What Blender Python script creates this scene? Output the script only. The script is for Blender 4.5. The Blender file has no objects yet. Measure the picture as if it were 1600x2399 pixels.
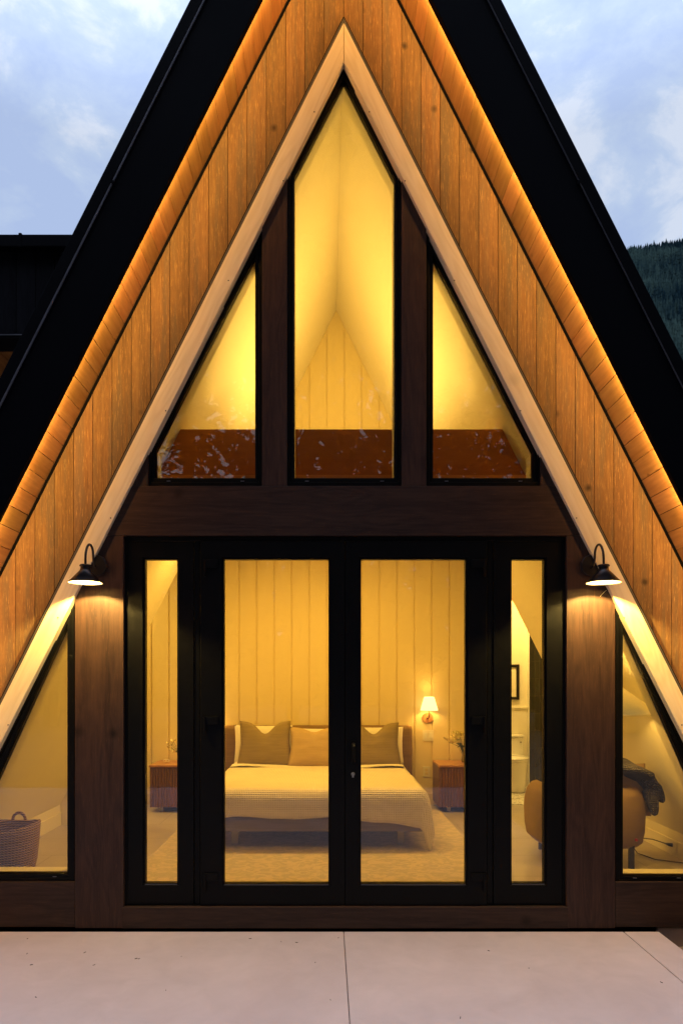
import bpy, bmesh, math, random
from mathutils import Vector, Matrix
from mathutils import noise as mnoise
random.seed(7)
S = bpy.context.scene
COL = S.collection
PI = math.pi

# ------------------------------------------------------------------ camera, sky, sun
cam_d = bpy.data.cameras.new('camera'); cam = bpy.data.objects.new('camera', cam_d); COL.objects.link(cam)
CX, CY, CZ = -0.1125, -4.5, 1.659
cam.location = (CX, CY, CZ); cam.rotation_euler = (math.radians(90), 0, 0)
cam_d.sensor_fit = 'HORIZONTAL'; cam_d.sensor_width = 24; cam_d.lens = 24
cam_d.shift_x = 35/1600; cam_d.shift_y = 388.5/1600
cam_d.clip_start = 0.05; cam_d.clip_end = 12000
S.camera = cam
S.render.engine = 'CYCLES'
S.view_settings.view_transform = 'Standard'; S.view_settings.look = 'None'
S.view_settings.exposure = 0.0; S.view_settings.gamma = 1.0
S.cycles.max_bounces = 10; S.cycles.diffuse_bounces = 5; S.cycles.glossy_bounces = 4
S.cycles.transparent_max_bounces = 16; S.cycles.transmission_bounces = 6
S.cycles.sample_clamp_indirect = 6.0
S.cycles.use_denoising = True
S.cycles.caustics_reflective = False; S.cycles.caustics_refractive = False

SKY = 1.0
w = bpy.data.worlds.new('World'); S.world = w; w.use_nodes = True
nt = w.node_tree; nt.nodes.clear()
def N(nt, t, **k):
    n = nt.nodes.new(t)
    for a, b in k.items(): setattr(n, a, b)
    return n
wo = N(nt, 'ShaderNodeOutputWorld'); mixs = N(nt, 'ShaderNodeMixShader')
bg1 = N(nt, 'ShaderNodeBackground'); bg2 = N(nt, 'ShaderNodeBackground')
sky = N(nt, 'ShaderNodeTexSky', sky_type='NISHITA'); sky.sun_disc = False
sky.sun_elevation = math.radians(4); sky.sun_rotation = math.radians(200)
bg1.inputs[1].default_value = 0.12
nt.links.new(sky.outputs[0], bg1.inputs[0])
tc = N(nt, 'ShaderNodeTexCoord')
mp = N(nt, 'ShaderNodeMapping'); mp.inputs['Scale'].default_value = (1.0, 1.0, 1.7); mp.inputs['Location'].default_value = (3.1, 1.4, 0.6)
nt.links.new(tc.outputs['Generated'], mp.inputs[0])
n1 = N(nt, 'ShaderNodeTexNoise'); n1.inputs['Scale'].default_value = 7.5; n1.inputs['Detail'].default_value = 7; n1.inputs['Roughness'].default_value = 0.6; n1.inputs['Distortion'].default_value = 0.25
n2 = N(nt, 'ShaderNodeTexNoise'); n2.inputs['Scale'].default_value = 1.1; n2.inputs['Detail'].default_value = 3
nt.links.new(mp.outputs[0], n1.inputs[0]); nt.links.new(mp.outputs[0], n2.inputs[0])
ad = N(nt, 'ShaderNodeMath', operation='MULTIPLY_ADD'); ad.inputs[1].default_value = 0.5
nt.links.new(n2.outputs[0], ad.inputs[0]); nt.links.new(n1.outputs[0], ad.inputs[2])
cr = N(nt, 'ShaderNodeValToRGB')
cr.color_ramp.elements[0].position = 0.66; cr.color_ramp.elements[0].color = (0.45, 0.57, 0.85, 1)
cr.color_ramp.elements[1].position = 0.86; cr.color_ramp.elements[1].color = (0.69, 0.77, 0.93, 1)
e = cr.color_ramp.elements.new(0.77); e.color = (0.52, 0.64, 0.87, 1)
nt.links.new(ad.outputs[0], cr.inputs[0]); nt.links.new(cr.outputs[0], bg2.inputs[0])
# an overcast sky is brighter overhead than low down
sx = N(nt, 'ShaderNodeSeparateXYZ'); nt.links.new(tc.outputs['Generated'], sx.inputs[0])
mr = N(nt, 'ShaderNodeMapRange'); mr.inputs[1].default_value = 0.6; mr.inputs[2].default_value = 1.0; mr.inputs[3].default_value = 1.0; mr.inputs[4].default_value = 3.1
nt.links.new(sx.outputs[2], mr.inputs[0])
ms = N(nt, 'ShaderNodeMath', operation='MULTIPLY'); ms.inputs[1].default_value = SKY
nt.links.new(mr.outputs[0], ms.inputs[0]); nt.links.new(ms.outputs[0], bg2.inputs[1])
mixs.inputs[0].default_value = 0.93
nt.links.new(bg1.outputs[0], mixs.inputs[1]); nt.links.new(bg2.outputs[0], mixs.inputs[2]); nt.links.new(mixs.outputs[0], wo.inputs[0])

sun_d = bpy.data.lights.new('sun', 'SUN'); sun_d.energy = 0.25; sun_d.angle = math.radians(40); sun_d.color = (1.0, 0.86, 0.8)
sun = bpy.data.objects.new('sun', sun_d); COL.objects.link(sun); sun.rotation_euler = (math.radians(38), 0, math.radians(-20))

# ------------------------------------------------------------------ helpers
def tag(o, label=None, cat=None, group=None, kind=None):
    if label: o['label'] = label
    if cat: o['category'] = cat
    if group: o['group'] = group
    if kind: o['kind'] = kind
    return o
def empty(name, loc=(0, 0, 0), parent=None):
    o = bpy.data.objects.new(name, None); o.location = loc; o.empty_display_size = 0.1
    COL.objects.link(o)
    if parent: o.parent = parent
    return o

def P(px, py, d):            # a photo position at depth d (metres from the camera) as world X, Z
    return ((px-765)*d/1600+CX, CZ-(py-1588)*d/1600)
def PX(px, d): return P(px, 0, d)[0]
def PZ(py, d): return P(0, py, d)[1]

class MB:
    def __init__(s):
        s.bm = bmesh.new(); s.r = s.bm.faces.layers.float.new('rnd'); s.piece = 0.0
        s.sm = []
    def faces(s, fs):
        for f in fs: f[s.r] = s.piece
    def new(s, r=None): s.piece = random.random() if r is None else r; return s
    def poly(s, pts):
        f = s.bm.faces.new([s.bm.verts.new(p) for p in pts]); f[s.r] = s.piece; return f
    def prism(s, pts, y0, y1, axis='y'):
        """convex or concave outline extruded along an axis; pts are the other two coords in order"""
        def mk(a, b, t):
            return {'y': (a, t, b), 'x': (t, a, b), 'z': (a, b, t)}[axis]
        v0 = [s.bm.verts.new(mk(a, b, y0)) for a, b in pts]; v1 = [s.bm.verts.new(mk(a, b, y1)) for a, b in pts]
        n = len(pts); fs = [s.bm.faces.new(v0), s.bm.faces.new(v1[::-1])]
        for i in range(n): fs.append(s.bm.faces.new((v0[i], v1[i], v1[(i+1) % n], v0[(i+1) % n])))
        s.faces(fs); return s
    def box(s, x0, x1, y0, y1, z0, z1):
        return s.prism([(x0, z0), (x1, z0), (x1, z1), (x0, z1)], y0, y1)
    def ring(s, a, b, y0, y1):
        n = len(a); V = s.bm.verts
        A0 = [V.new((p[0], y0, p[1])) for p in a]; A1 = [V.new((p[0], y1, p[1])) for p in a]
        B0 = [V.new((p[0], y0, p[1])) for p in b]; B1 = [V.new((p[0], y1, p[1])) for p in b]
        fs = []
        for i in range(n):
            j = (i+1) % n
            for q in ((A0[i], A0[j], B0[j], B0[i]), (A1[i], B1[i], B1[j], A1[j]), (A0[i], A1[i], A1[j], A0[j]), (B0[i], B0[j], B1[j], B1[i])):
                fs.append(s.bm.faces.new(q))
        s.faces(fs); return s
    def tube(s, pts, r, n=12, caps=True, flat=None):
        pts = [Vector(p) for p in pts]; rings = []
        rr = r if isinstance(r, (list, tuple)) else [r]*len(pts)
        up = None
        for i, p in enumerate(pts):
            t = (pts[min(i+1, len(pts)-1)]-pts[max(i-1, 0)]).normalized()
            if up is None:
                up = Vector((0, 0, 1)) if abs(t.z) < 0.9 else Vector((1, 0, 0))
            a = t.cross(up).normalized(); b = a.cross(t).normalized(); up = b
            rings.append([s.bm.verts.new(p+(a*math.cos(2*PI*k/n)+b*math.sin(2*PI*k/n)*(flat or 1))*rr[i]) for k in range(n)])
        fs = []
        for i in range(len(rings)-1):
            for k in range(n): fs.append(s.bm.faces.new((rings[i][k], rings[i][(k+1) % n], rings[i+1][(k+1) % n], rings[i+1][k])))
        if caps: fs += [s.bm.faces.new(rings[0][::-1]), s.bm.faces.new(rings[-1])]
        s.faces(fs); return s
    def lathe(s, prof, c, n=32, axis='z', sx=1, sy=1):
        rings = []
        for r, h in prof:
            ring = []
            for k in range(n):
                a = 2*PI*k/n; q = (r*math.cos(a)*sx, r*math.sin(a)*sy, h)
                if axis == 'y': q = (q[0], q[2], q[1])
                ring.append(s.bm.verts.new((c[0]+q[0], c[1]+q[1], c[2]+q[2])))
            rings.append(ring)
        fs = []
        for i in range(len(rings)-1):
            for k in range(n): fs.append(s.bm.faces.new((rings[i][k], rings[i][(k+1) % n], rings[i+1][(k+1) % n], rings[i+1][k])))
        if prof[0][0] > 1e-5: fs.append(s.bm.faces.new(rings[0][::-1]))
        if prof[-1][0] > 1e-5: fs.append(s.bm.faces.new(rings[-1]))
        s.faces(fs); return s
    def grid(s, fn, nu, nv, wrap=False):
        vs = [[s.bm.verts.new(fn(i/nu, j/nv)) for j in range(nv+1)] for i in range(nu+(0 if wrap else 1))]
        fs = []
        for i in range(nu):
            for j in range(nv):
                a = vs[i]; b = vs[(i+1) % len(vs)]
                fs.append(s.bm.faces.new((a[j], b[j], b[j+1], a[j+1])))
        s.faces(fs); return s
    def build(s, name, mat, parent=None, bevel=0, smooth=False, g=(0, 0, 1), merge=False, solid=0, subd=0, recalc=True, auto=None):
        bm = s.bm
        if merge: bmesh.ops.remove_doubles(bm, verts=bm.verts, dist=1e-5)
        if recalc: bmesh.ops.recalc_face_normals(bm, faces=bm.faces)
        uv = bm.loops.layers.uv.new('UVMap'); G = Vector(g).normalized()
        bm.normal_update()
        for f in bm.faces:
            n = f.normal; c = n.cross(G)
            if c.length < 0.3: c = Vector((1, 0, 0)); 
            c.normalize(); q = f[s.r]*37.0
            for l in f.loops: l[uv].uv = (l.vert.co.dot(G)+q, l.vert.co.dot(c)+q*1.7)
            if smooth: f.smooth = True
        me = bpy.data.meshes.new(name); bm.to_mesh(me); bm.free()
        o = bpy.data.objects.new(name, me); COL.objects.link(o)
        if mat: me.materials.append(mat)
        if parent: o.parent = parent; o.matrix_parent_inverse = Matrix.Translation(-parent_loc(parent))
        if bevel:
            m = o.modifiers.new('bevel', 'BEVEL'); m.width = bevel; m.segments = 2; m.limit_method = 'ANGLE'; m.angle_limit = math.radians(40)
        if solid:
            m = o.modifiers.new('solid', 'SOLIDIFY'); m.thickness = solid; m.offset = -1
        if subd:
            m = o.modifiers.new('sub', 'SUBSURF'); m.levels = subd; m.render_levels = subd
        return o
def parent_loc(p):
    v = Vector((0, 0, 0))
    while p is not None:
        v += p.location
        if p.parent and p.matrix_parent_inverse != Matrix.Identity(4): v += p.matrix_parent_inverse.translation
        p = p.parent
    return v

def light(name, kind, loc, power, color, parent=None, **k):
    d = bpy.data.lights.new(name, kind); d.energy = power; d.color = color
    for a, b in k.items():
        if a not in ('rot', 'mat'): setattr(d, a, b)
    o = bpy.data.objects.new(name, d); COL.objects.link(o)
    if 'mat' in k: o.matrix_world = k['mat']
    else:
        o.location = loc
        if 'rot' in k: o.rotation_euler = k['rot']
    if parent: o.parent = parent; o.matrix_parent_inverse = Matrix.Translation(-parent_loc(parent))
    return o

def clip(poly, a, b, c):     # keep a*x+b*z<=c
    out = []
    for i in range(len(poly)):
        p, q = poly[i], poly[(i+1) % len(poly)]
        dp, dq = a*p[0]+b*p[1]-c, a*q[0]+b*q[1]-c
        if dp <= 1e-9: out.append(p)
        if dp*dq < -1e-12:
            t = dp/(dp-dq); out.append((p[0]+(q[0]-p[0])*t, p[1]+(q[1]-p[1])*t))
    return out
def mir(poly): return [(-x, z) for x, z in poly]

# ------------------------------------------------------------------ materials
def mat(name):
    m = bpy.data.materials.new(name); m.use_nodes = True; t = m.node_tree
    return m, t, t.nodes['Principled BSDF'], (lambda a, b: t.links.new(a, b))
def plain(name, col, rough=0.6, metal=0.0, var=0.12, scale=9, bump=0.0, emit=None, spec=0.5, sheen=0):
    m, t, b, L = mat(name)
    tx = N(t, 'ShaderNodeTexCoord'); no = N(t, 'ShaderNodeTexNoise'); no.inputs['Scale'].default_value = scale; no.inputs['Detail'].default_value = 5
    L(tx.outputs['Object'], no.inputs[0])
    mx = N(t, 'ShaderNodeMix', data_type='RGBA'); mx.inputs['A'].default_value = tuple(c*(1-var) for c in col)+(1,); mx.inputs['B'].default_value = tuple(min(1, c*(1+var)) for c in col)+(1,)
    L(no.outputs[0], mx.inputs['Factor']); L(mx.outputs['Result'], b.inputs['Base Color'])
    r = N(t, 'ShaderNodeMapRange'); r.inputs[3].default_value = max(0, rough-0.08); r.inputs[4].default_value = min(1, rough+0.08)
    L(no.outputs[0], r.inputs[0]); L(r.outputs[0], b.inputs['Roughness'])
    b.inputs['Metallic'].default_value = metal; b.inputs['Specular IOR Level'].default_value = spec
    if bump:
        bp = N(t, 'ShaderNodeBump'); bp.inputs['Strength'].default_value = bump; bp.inputs['Distance'].default_value = 0.005; n3 = N(t, 'ShaderNodeTexNoise'); n3.inputs['Scale'].default_value = scale*12
        L(tx.outputs['Object'], n3.inputs[0]); L(n3.outputs[0], bp.inputs['Height']); L(bp.outputs[0], b.inputs['Normal'])
    if emit: b.inputs['Emission Color'].default_value = emit[0]+(1,); b.inputs['Emission Strength'].default_value = emit[1]
    return m
def wood(name, c0, c1, dark=0.6, knots=0.5, rough=0.6, fine=60, flecks=None, board=0.25, knotscale=2.2, bump=0.25, rings=0.25, gray=None, spec=0.4):
    m, t, b, L = mat(name)
    uv = N(t, 'ShaderNodeUVMap'); uv.uv_map = 'UVMap'
    at = N(t, 'ShaderNodeAttribute'); at.attribute_name = 'rnd'
    def mapn(su, sv):
        q = N(t, 'ShaderNodeMapping'); q.inputs['Scale'].default_value = (su, sv, 1); L(uv.outputs[0], q.inputs[0]); return q
    # slow drift of the grain, warped around knots
    wv = N(t, 'ShaderNodeTexNoise'); wv.inputs['Scale'].default_value = 1.0; wv.inputs['Detail'].default_value = 2; L(mapn(0.7, 6).outputs[0], wv.inputs[0])
    vo = N(t, 'ShaderNodeTexVoronoi'); vo.inputs['Scale'].default_value = 1.0; L(mapn(knotscale*2.4, knotscale*2.6).outputs[0], vo.inputs[0])
    # figure: contour lines of a stretched noise
    fg = N(t, 'ShaderNodeMath', operation='MULTIPLY_ADD'); fg.inputs[1].default_value = 7.0
    L(wv.outputs[0], fg.inputs[0]); L(vo.outputs['Distance'], fg.inputs[2])
    sn = N(t, 'ShaderNodeMath', operation='MULTIPLY'); sn.inputs[1].default_value = 9.0; L(fg.outputs[0], sn.inputs[0])
    si = N(t, 'ShaderNodeMath', operation='SINE'); L(sn.outputs[0], si.inputs[0])
    f1 = N(t, 'ShaderNodeTexNoise'); f1.inputs['Scale'].default_value = 1.0; f1.inputs['Detail'].default_value = 6; f1.inputs['Roughness'].default_value = 0.65
    L(mapn(3.0, fine).outputs[0], f1.inputs[0])
    f2 = N(t, 'ShaderNodeTexNoise'); f2.inputs['Scale'].default_value = 1.0; f2.inputs['Detail'].default_value = 3
    L(mapn(0.9, 9).outputs[0], f2.inputs[0])
    a1 = N(t, 'ShaderNodeMath', operation='MULTIPLY_ADD'); a1.inputs[1].default_value = rings*0.5; L(si.outputs[0], a1.inputs[0]); L(f1.outputs[0], a1.inputs[2])
    a2 = N(t, 'ShaderNodeMath', operation='MULTIPLY_ADD'); a2.inputs[1].default_value = 0.9; L(f2.outputs[0], a2.inputs[0]); L(a1.outputs[0], a2.inputs[2])
    rp = N(t, 'ShaderNodeMapRange'); rp.inputs[1].default_value = 0.62; rp.inputs[2].default_value = 1.28; L(a2.outputs[0], rp.inputs[0])
    mx = N(t, 'ShaderNodeMix', data_type='RGBA'); mx.inputs['A'].default_value = c0+(1,); mx.inputs['B'].default_value = c1+(1,); L(rp.outputs[0], mx.inputs['Factor'])
    last = mx.outputs['Result']
    if gray:
        g1 = N(t, 'ShaderNodeTexNoise'); g1.inputs['Scale'].default_value = 1.0; g1.inputs['Detail'].default_value = 5; L(mapn(1.3, 14).outputs[0], g1.inputs[0])
        gr = N(t, 'ShaderNodeMapRange'); gr.inputs[1].default_value = 0.48; gr.inputs[2].default_value = 0.62; L(g1.outputs[0], gr.inputs[0])
        gm = N(t, 'ShaderNodeMath', operation='MULTIPLY'); gm.inputs[1].default_value = 0.75; L(gr.outputs[0], gm.inputs[0])
        m2 = N(t, 'ShaderNodeMix', data_type='RGBA'); m2.inputs['B'].default_value = gray+(1,); L(gm.outputs[0], m2.inputs['Factor']); L(last, m2.inputs['A']); last = m2.outputs['Result']
    if flecks:
        fn = N(t, 'ShaderNodeTexNoise'); fn.inputs['Scale'].default_value = 1.0; fn.inputs['Detail'].default_value = 4; fn.inputs['Roughness'].default_value = 0.7; L(mapn(10, 250).outputs[0], fn.inputs[0])
        fr = N(t, 'ShaderNodeMapRange'); fr.inputs[1].default_value = 0.57; fr.inputs[2].default_value = 0.68; L(fn.outputs[0], fr.inputs[0])
        m3 = N(t, 'ShaderNodeMix', data_type='RGBA'); m3.inputs['B'].default_value = flecks+(1,); L(fr.outputs[0], m3.inputs['Factor']); L(last, m3.inputs['A']); last = m3.outputs['Result']
    # knots: a few voronoi cells carry one
    lt = N(t, 'ShaderNodeMath', operation='LESS_THAN'); lt.inputs[1].default_value = knots
    sc = N(t, 'ShaderNodeSeparateColor'); L(vo.outputs['Color'], sc.inputs[0]); L(sc.outputs[0], lt.inputs[0])
    kr = N(t, 'ShaderNodeMapRange'); kr.inputs[1].default_value = 0.04; kr.inputs[2].default_value = 0.15; kr.inputs[3].default_value = 1; kr.inputs[4].default_value = 0; L(vo.outputs['Distance'], kr.inputs[0])
    km = N(t, 'ShaderNodeMath', operation='MULTIPLY'); L(kr.outputs[0], km.inputs[0]); L(lt.outputs[0], km.inputs[1])
    kk = N(t, 'ShaderNodeMath', operation='MULTIPLY'); kk.inputs[1].default_value = dark; L(km.outputs[0], kk.inputs[0])
    m4 = N(t, 'ShaderNodeMix', data_type='RGBA'); m4.inputs['B'].default_value = tuple(c*0.22 for c in c0)+(1,); L(kk.outputs[0], m4.inputs['Factor']); L(last, m4.inputs['A']); last = m4.outputs['Result']
    hs = N(t, 'ShaderNodeHueSaturation'); L(last, hs.inputs['Color'])
    vr = N(t, 'ShaderNodeMapRange'); vr.inputs[3].default_value = 1-board; vr.inputs[4].default_value = 1+board; L(at.outputs['Fac'], vr.inputs[0]); L(vr.outputs[0], hs.inputs['Value'])
    hr = N(t, 'ShaderNodeMapRange'); hr.inputs[3].default_value = 0.5+0.025*board*2; hr.inputs[4].default_value = 0.5-0.02*board*2; L(at.outputs['Fac'], hr.inputs[0]); L(hr.outputs[0], hs.inputs['Hue'])
    L(hs.outputs[0], b.inputs['Base Color']); b.inputs['Roughness'].default_value = rough; b.inputs['Specular IOR Level'].default_value = spec
    bp = N(t, 'ShaderNodeBump'); bp.inputs['Strength'].default_value = bump; bp.inputs['Distance'].default_value = 0.003; L(a1.outputs[0], bp.inputs['Height']); L(bp.outputs[0], b.inputs['Normal'])
    return m
def glassmat(name, fac=0.056, tint=(0.97, 0.98, 0.96)):
    m = bpy.data.materials.new(name); m.use_nodes = True; t = m.node_tree; t.nodes.clear()
    o = N(t, 'ShaderNodeOutputMaterial'); mx = N(t, 'ShaderNodeMixShader'); tr = N(t, 'ShaderNodeBsdfTransparent'); gl = N(t, 'ShaderNodeBsdfGlossy')
    tr.inputs[0].default_value = tint+(1,); gl.inputs['Roughness'].default_value = 0.0
    fr = N(t, 'ShaderNodeFresnel'); fr.inputs[0].default_value = 1.5
    mr = N(t, 'ShaderNodeMath', operation='MULTIPLY'); mr.inputs[1].default_value = fac/0.04
    t.links.new(fr.outputs[0], mr.inputs[0]); mr.use_clamp = True
    # float glass is never perfectly flat
    tx = N(t, 'ShaderNodeTexCoord'); no = N(t, 'ShaderNodeTexNoise'); no.inputs['Scale'].default_value = 2.0; bp = N(t, 'ShaderNodeBump'); bp.inputs['Strength'].default_value = 0.05; bp.inputs['Distance'].default_value = 0.02
    t.links.new(tx.outputs['Object'], no.inputs[0]); t.links.new(no.outputs[0], bp.inputs['Height']); t.links.new(bp.outputs[0], gl.inputs['Normal'])
    t.links.new(mr.outputs[0], mx.inputs[0]); t.links.new(tr.outputs[0], mx.inputs[1]); t.links.new(gl.outputs[0], mx.inputs[2]); t.links.new(mx.outputs[0], o.inputs[0])
    return m
def fabric(name, col, kind='linen', sc=1.0, bump=0.5, var=0.25):
    m, t, b, L = mat(name)
    tx = N(t, 'ShaderNodeTexCoord'); sp = N(t, 'ShaderNodeSeparateXYZ'); L(tx.outputs['Object'], sp.inputs[0])
    no = N(t, 'ShaderNodeTexNoise'); no.inputs['Detail'].default_value = 4
    mp = N(t, 'ShaderNodeMapping'); mp.inputs['Scale'].default_value = (3*sc, 3*sc, 70*sc) if kind == 'linen' else (8*sc,)*3
    L(tx.outputs['Object'], mp.inputs[0]); L(mp.outputs[0], no.inputs[0]); no.inputs['Scale'].default_value = 1.0
    mx = N(t, 'ShaderNodeMix', data_type='RGBA'); mx.inputs['A'].default_value = tuple(c*(1-var) for c in col)+(1,); mx.inputs['B'].default_value = tuple(min(1, c*(1+var)) for c in col)+(1,)
    L(no.outputs[0], mx.inputs['Factor']); last = mx.outputs['Result']
    if kind == 'waffle':
        outs = []
        for k, fr in ((0, 420), (1, 420), (2, 420)):
            a = N(t, 'ShaderNodeMath', operation='MULTIPLY'); a.inputs[1].default_value = fr*sc; L(sp.outputs[k], a.inputs[0])
            s_ = N(t, 'ShaderNodeMath', operation='SINE'); L(a.outputs[0], s_.inputs[0]); outs.append(s_.outputs[0])
        m1 = N(t, 'ShaderNodeMath', operation='ADD'); L(outs[1], m1.inputs[0]); L(outs[2], m1.inputs[1])
        m2 = N(t, 'ShaderNodeMath', operation='ADD'); L(outs[0], m2.inputs[0]); L(m1.outputs[0], m2.inputs[1])
        r = N(t, 'ShaderNodeMapRange'); r.inputs[1].default_value = -1.9; r.inputs[2].default_value = -0.5; r.inputs[3].default_value = 0.92; r.inputs[4].default_value = 1.0; L(m2.outputs[0], r.inputs[0])
        mm = N(t, 'ShaderNodeMix', data_type='RGBA', blend_type='MULTIPLY'); mm.inputs['Factor'].default_value = 1; L(last, mm.inputs['A']); L(r.outputs[0], mm.inputs['B']); last = mm.outputs['Result']; h = m2.outputs[0]
    else: h = no.outputs[0]
    L(last, b.inputs['Base Color']); b.inputs['Roughness'].default_value = 0.92; b.inputs['Specular IOR Level'].default_value = 0.15
    bp = N(t, 'ShaderNodeBump'); bp.inputs['Strength'].default_value = bump; bp.inputs['Distance'].default_value = 0.004; L(h, bp.inputs['Height']); L(bp.outputs[0], b.inputs['Normal'])
    return m

M = {}
M['siding'] = wood('siding wood', (0.115, 0.058, 0.022), (0.25, 0.136, 0.050), dark=0.85, knots=0.42, rough=0.8, fine=90, flecks=(0.46, 0.27, 0.09), gray=(0.135, 0.09, 0.05), board=0.11, knotscale=1.9, bump=0.5, rings=0.08)
M['soffit'] = wood('soffit cedar', (0.40, 0.19, 0.05), (0.62, 0.34, 0.11), dark=0.8, knots=0.14, rough=0.45, fine=40, board=0.2, knotscale=2.6, rings=0.1)
M['beam'] = wood('whitewashed beam', (0.78, 0.65, 0.43), (0.90, 0.78, 0.56), dark=0.35, knots=0.25, rough=0.6, fine=50, board=0.02, knotscale=0.9, rings=0.32, bump=0.12)
M['dark'] = wood('dark stained timber', (0.022, 0.0125, 0.0115), (0.060, 0.0315, 0.022), dark=0.7, knots=0.16, rough=0.5, fine=55, board=0.12, knotscale=1.3, rings=0.2, flecks=(0.09, 0.042, 0.02), spec=0.25)
M['black'] = plain('black window frame', (0.003, 0.003, 0.0035), 0.45, var=0.2, scale=20, bump=0.05, spec=0.14)
M['blackm'] = plain('black roof metal', (0.0015, 0.0015, 0.003), 0.65, var=0.2, scale=3, spec=0.05)
M['edge'] = plain('grey metal and edge highlight', (0.16, 0.16, 0.19), 0.4, metal=0.4, var=0.3, scale=8)  # also paints the sky highlight along the left roof edge
M['edge2'] = plain('dim grey metal and edge highlight', (0.10, 0.10, 0.12), 0.45, metal=0.4, var=0.3, scale=8)  # also paints the weaker highlight along the right roof edge
M['trim'] = plain('grey beam flashing', (0.06, 0.055, 0.055), 0.5, var=0.2)
M['white'] = plain('painted interior wall', (0.80, 0.75, 0.62), 0.7, var=0.03, scale=2, bump=0.05)
M['wallb'] = plain('painted board wall', (0.78, 0.66, 0.38), 0.6, var=0.04, scale=2, bump=0.05)
M['brownb'] = wood('brown loft beam', (0.42, 0.15, 0.025), (0.50, 0.19, 0.035), dark=0.1, knots=0.1, rough=0.45, fine=30, board=0.02, rings=0.12)
M['orangeb'] = wood('orange ledge board', (0.62, 0.27, 0.06), (0.72, 0.33, 0.08), dark=0.1, knots=0.1, rough=0.45, fine=30, board=0.02, rings=0.1)
M['glass'] = glassmat('window glass')
M['nw'] = wood('walnut drawers', (0.11, 0.047, 0.018), (0.21, 0.095, 0.036), dark=0.1, knots=0.05, rough=0.4, fine=50, board=0.18, rings=0.2)
M['ntop'] = wood('oak top', (0.34, 0.16, 0.06), (0.5, 0.26, 0.1), dark=0.1, knots=0.05, rough=0.35, fine=50, board=0.05)
M['linen'] = fabric('olive linen cushion', (0.27, 0.21, 0.11), 'linen', 1.4)
M['linen2'] = fabric('tan linen cushion', (0.50, 0.37, 0.20), 'linen', 1.4, var=0.12)
M['hb'] = fabric('brown woven headboard', (0.23, 0.15, 0.08), 'linen', 1.0, var=0.35)
M['sheet'] = fabric('white cotton', (0.78, 0.74, 0.66), 'plainf', 1.0, 0.2, 0.05)
M['waffle'] = fabric('waffle bedspread', (0.84, 0.77, 0.66), 'waffle', 1.0, 0.5, 0.06)
M['grayf'] = fabric('grey bed base', (0.26, 0.22, 0.19), 'linen', 1.0, 0.4)
M['chairf'] = fabric('tan upholstery', (0.29, 0.20, 0.09), 'plainf', 1.0, 0.2, 0.1)
M['blanket'] = fabric('charcoal knit', (0.10, 0.093, 0.108), 'waffle', 0.9, 1.0, 0.35)
M['metal'] = plain('dull metal', (0.35, 0.33, 0.3), 0.4, metal=0.8)
M['lampb'] = plain('lamp enamel', (0.012, 0.009, 0.010), 0.35, var=0.1)
M['lampw'] = plain('lamp enamel inside', (0.85, 0.8, 0.7), 0.5, var=0.02)
M['porc'] = plain('porcelain', (0.82, 0.8, 0.74), 0.15, var=0.02)
M['leaf'] = plain('leaf green', (0.05, 0.09, 0.02), 0.6, var=0.4)
M['petal'] = plain('pale petals', (0.85, 0.78, 0.45), 0.7, var=0.15, scale=60)
M['bulb'] = plain('glowing bulb', (1, 0.9, 0.7), 0.5, emit=((1.0, 0.72, 0.38), 40.0))
M['led'] = plain('glowing strip', (1, 0.8, 0.5), 0.5, emit=((1.0, 0.55, 0.13), 2.5))

def bsdf_tile(name, tile, grout, sx, sz, off=0.0, rough=0.3, axes=(0, 2), gw=0.02, var=0.2):
    m, t, b, L = mat(name)
    tx = N(t, 'ShaderNodeTexCoord'); sp = N(t, 'ShaderNodeSeparateXYZ'); L(tx.outputs['Object'], sp.inputs[0])
    cb = N(t, 'ShaderNodeCombineXYZ'); L(sp.outputs[axes[0]], cb.inputs[0]); L(sp.outputs[axes[1]], cb.inputs[1])
    br = N(t, 'ShaderNodeTexBrick'); br.offset = off; br.inputs['Scale'].default_value = 1; br.inputs['Brick Width'].default_value = sx; br.inputs['Row Height'].default_value = sz
    br.inputs['Mortar Size'].default_value = gw*min(sx, sz)*0.5; br.inputs['Mortar Smooth'].default_value = 0.1
    br.inputs['Color1'].default_value = tuple(c*(1-var) for c in tile)+(1,); br.inputs['Color2'].default_value = tuple(min(1, c*(1+var)) for c in tile)+(1,); br.inputs['Mortar'].default_value = grout+(1,)
    L(cb.outputs[0], br.inputs[0]); no = N(t, 'ShaderNodeTexNoise'); no.inputs['Scale'].default_value = 4; no.inputs['Detail'].default_value = 6; L(tx.outputs['Object'], no.inputs[0])
    mr = N(t, 'ShaderNodeMapRange'); mr.inputs[3].default_value = 0.85; mr.inputs[4].default_value = 1.15; L(no.outputs[0], mr.inputs[0])
    mx = N(t, 'ShaderNodeMix', data_type='RGBA', blend_type='MULTIPLY'); mx.inputs['Factor'].default_value = 1; L(br.outputs[0], mx.inputs['A']); L(mr.outputs[0], mx.inputs['B'])
    L(mx.outputs['Result'], b.inputs['Base Color']); b.inputs['Roughness'].default_value = rough
    return m
M['floor'] = bsdf_tile('interior floor tile', (0.42, 0.37, 0.31), (0.25, 0.21, 0.17), 1.2, 0.6, 0.5, 0.28, (0, 1), 0.012, 0.03)
M['tile'] = bsdf_tile('dark green stacked tile', (0.016, 0.015, 0.011), (0.06, 0.05, 0.035), 0.0615, 0.235, 0.0, 0.2, (0, 2), 0.05, 0.3)

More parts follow.
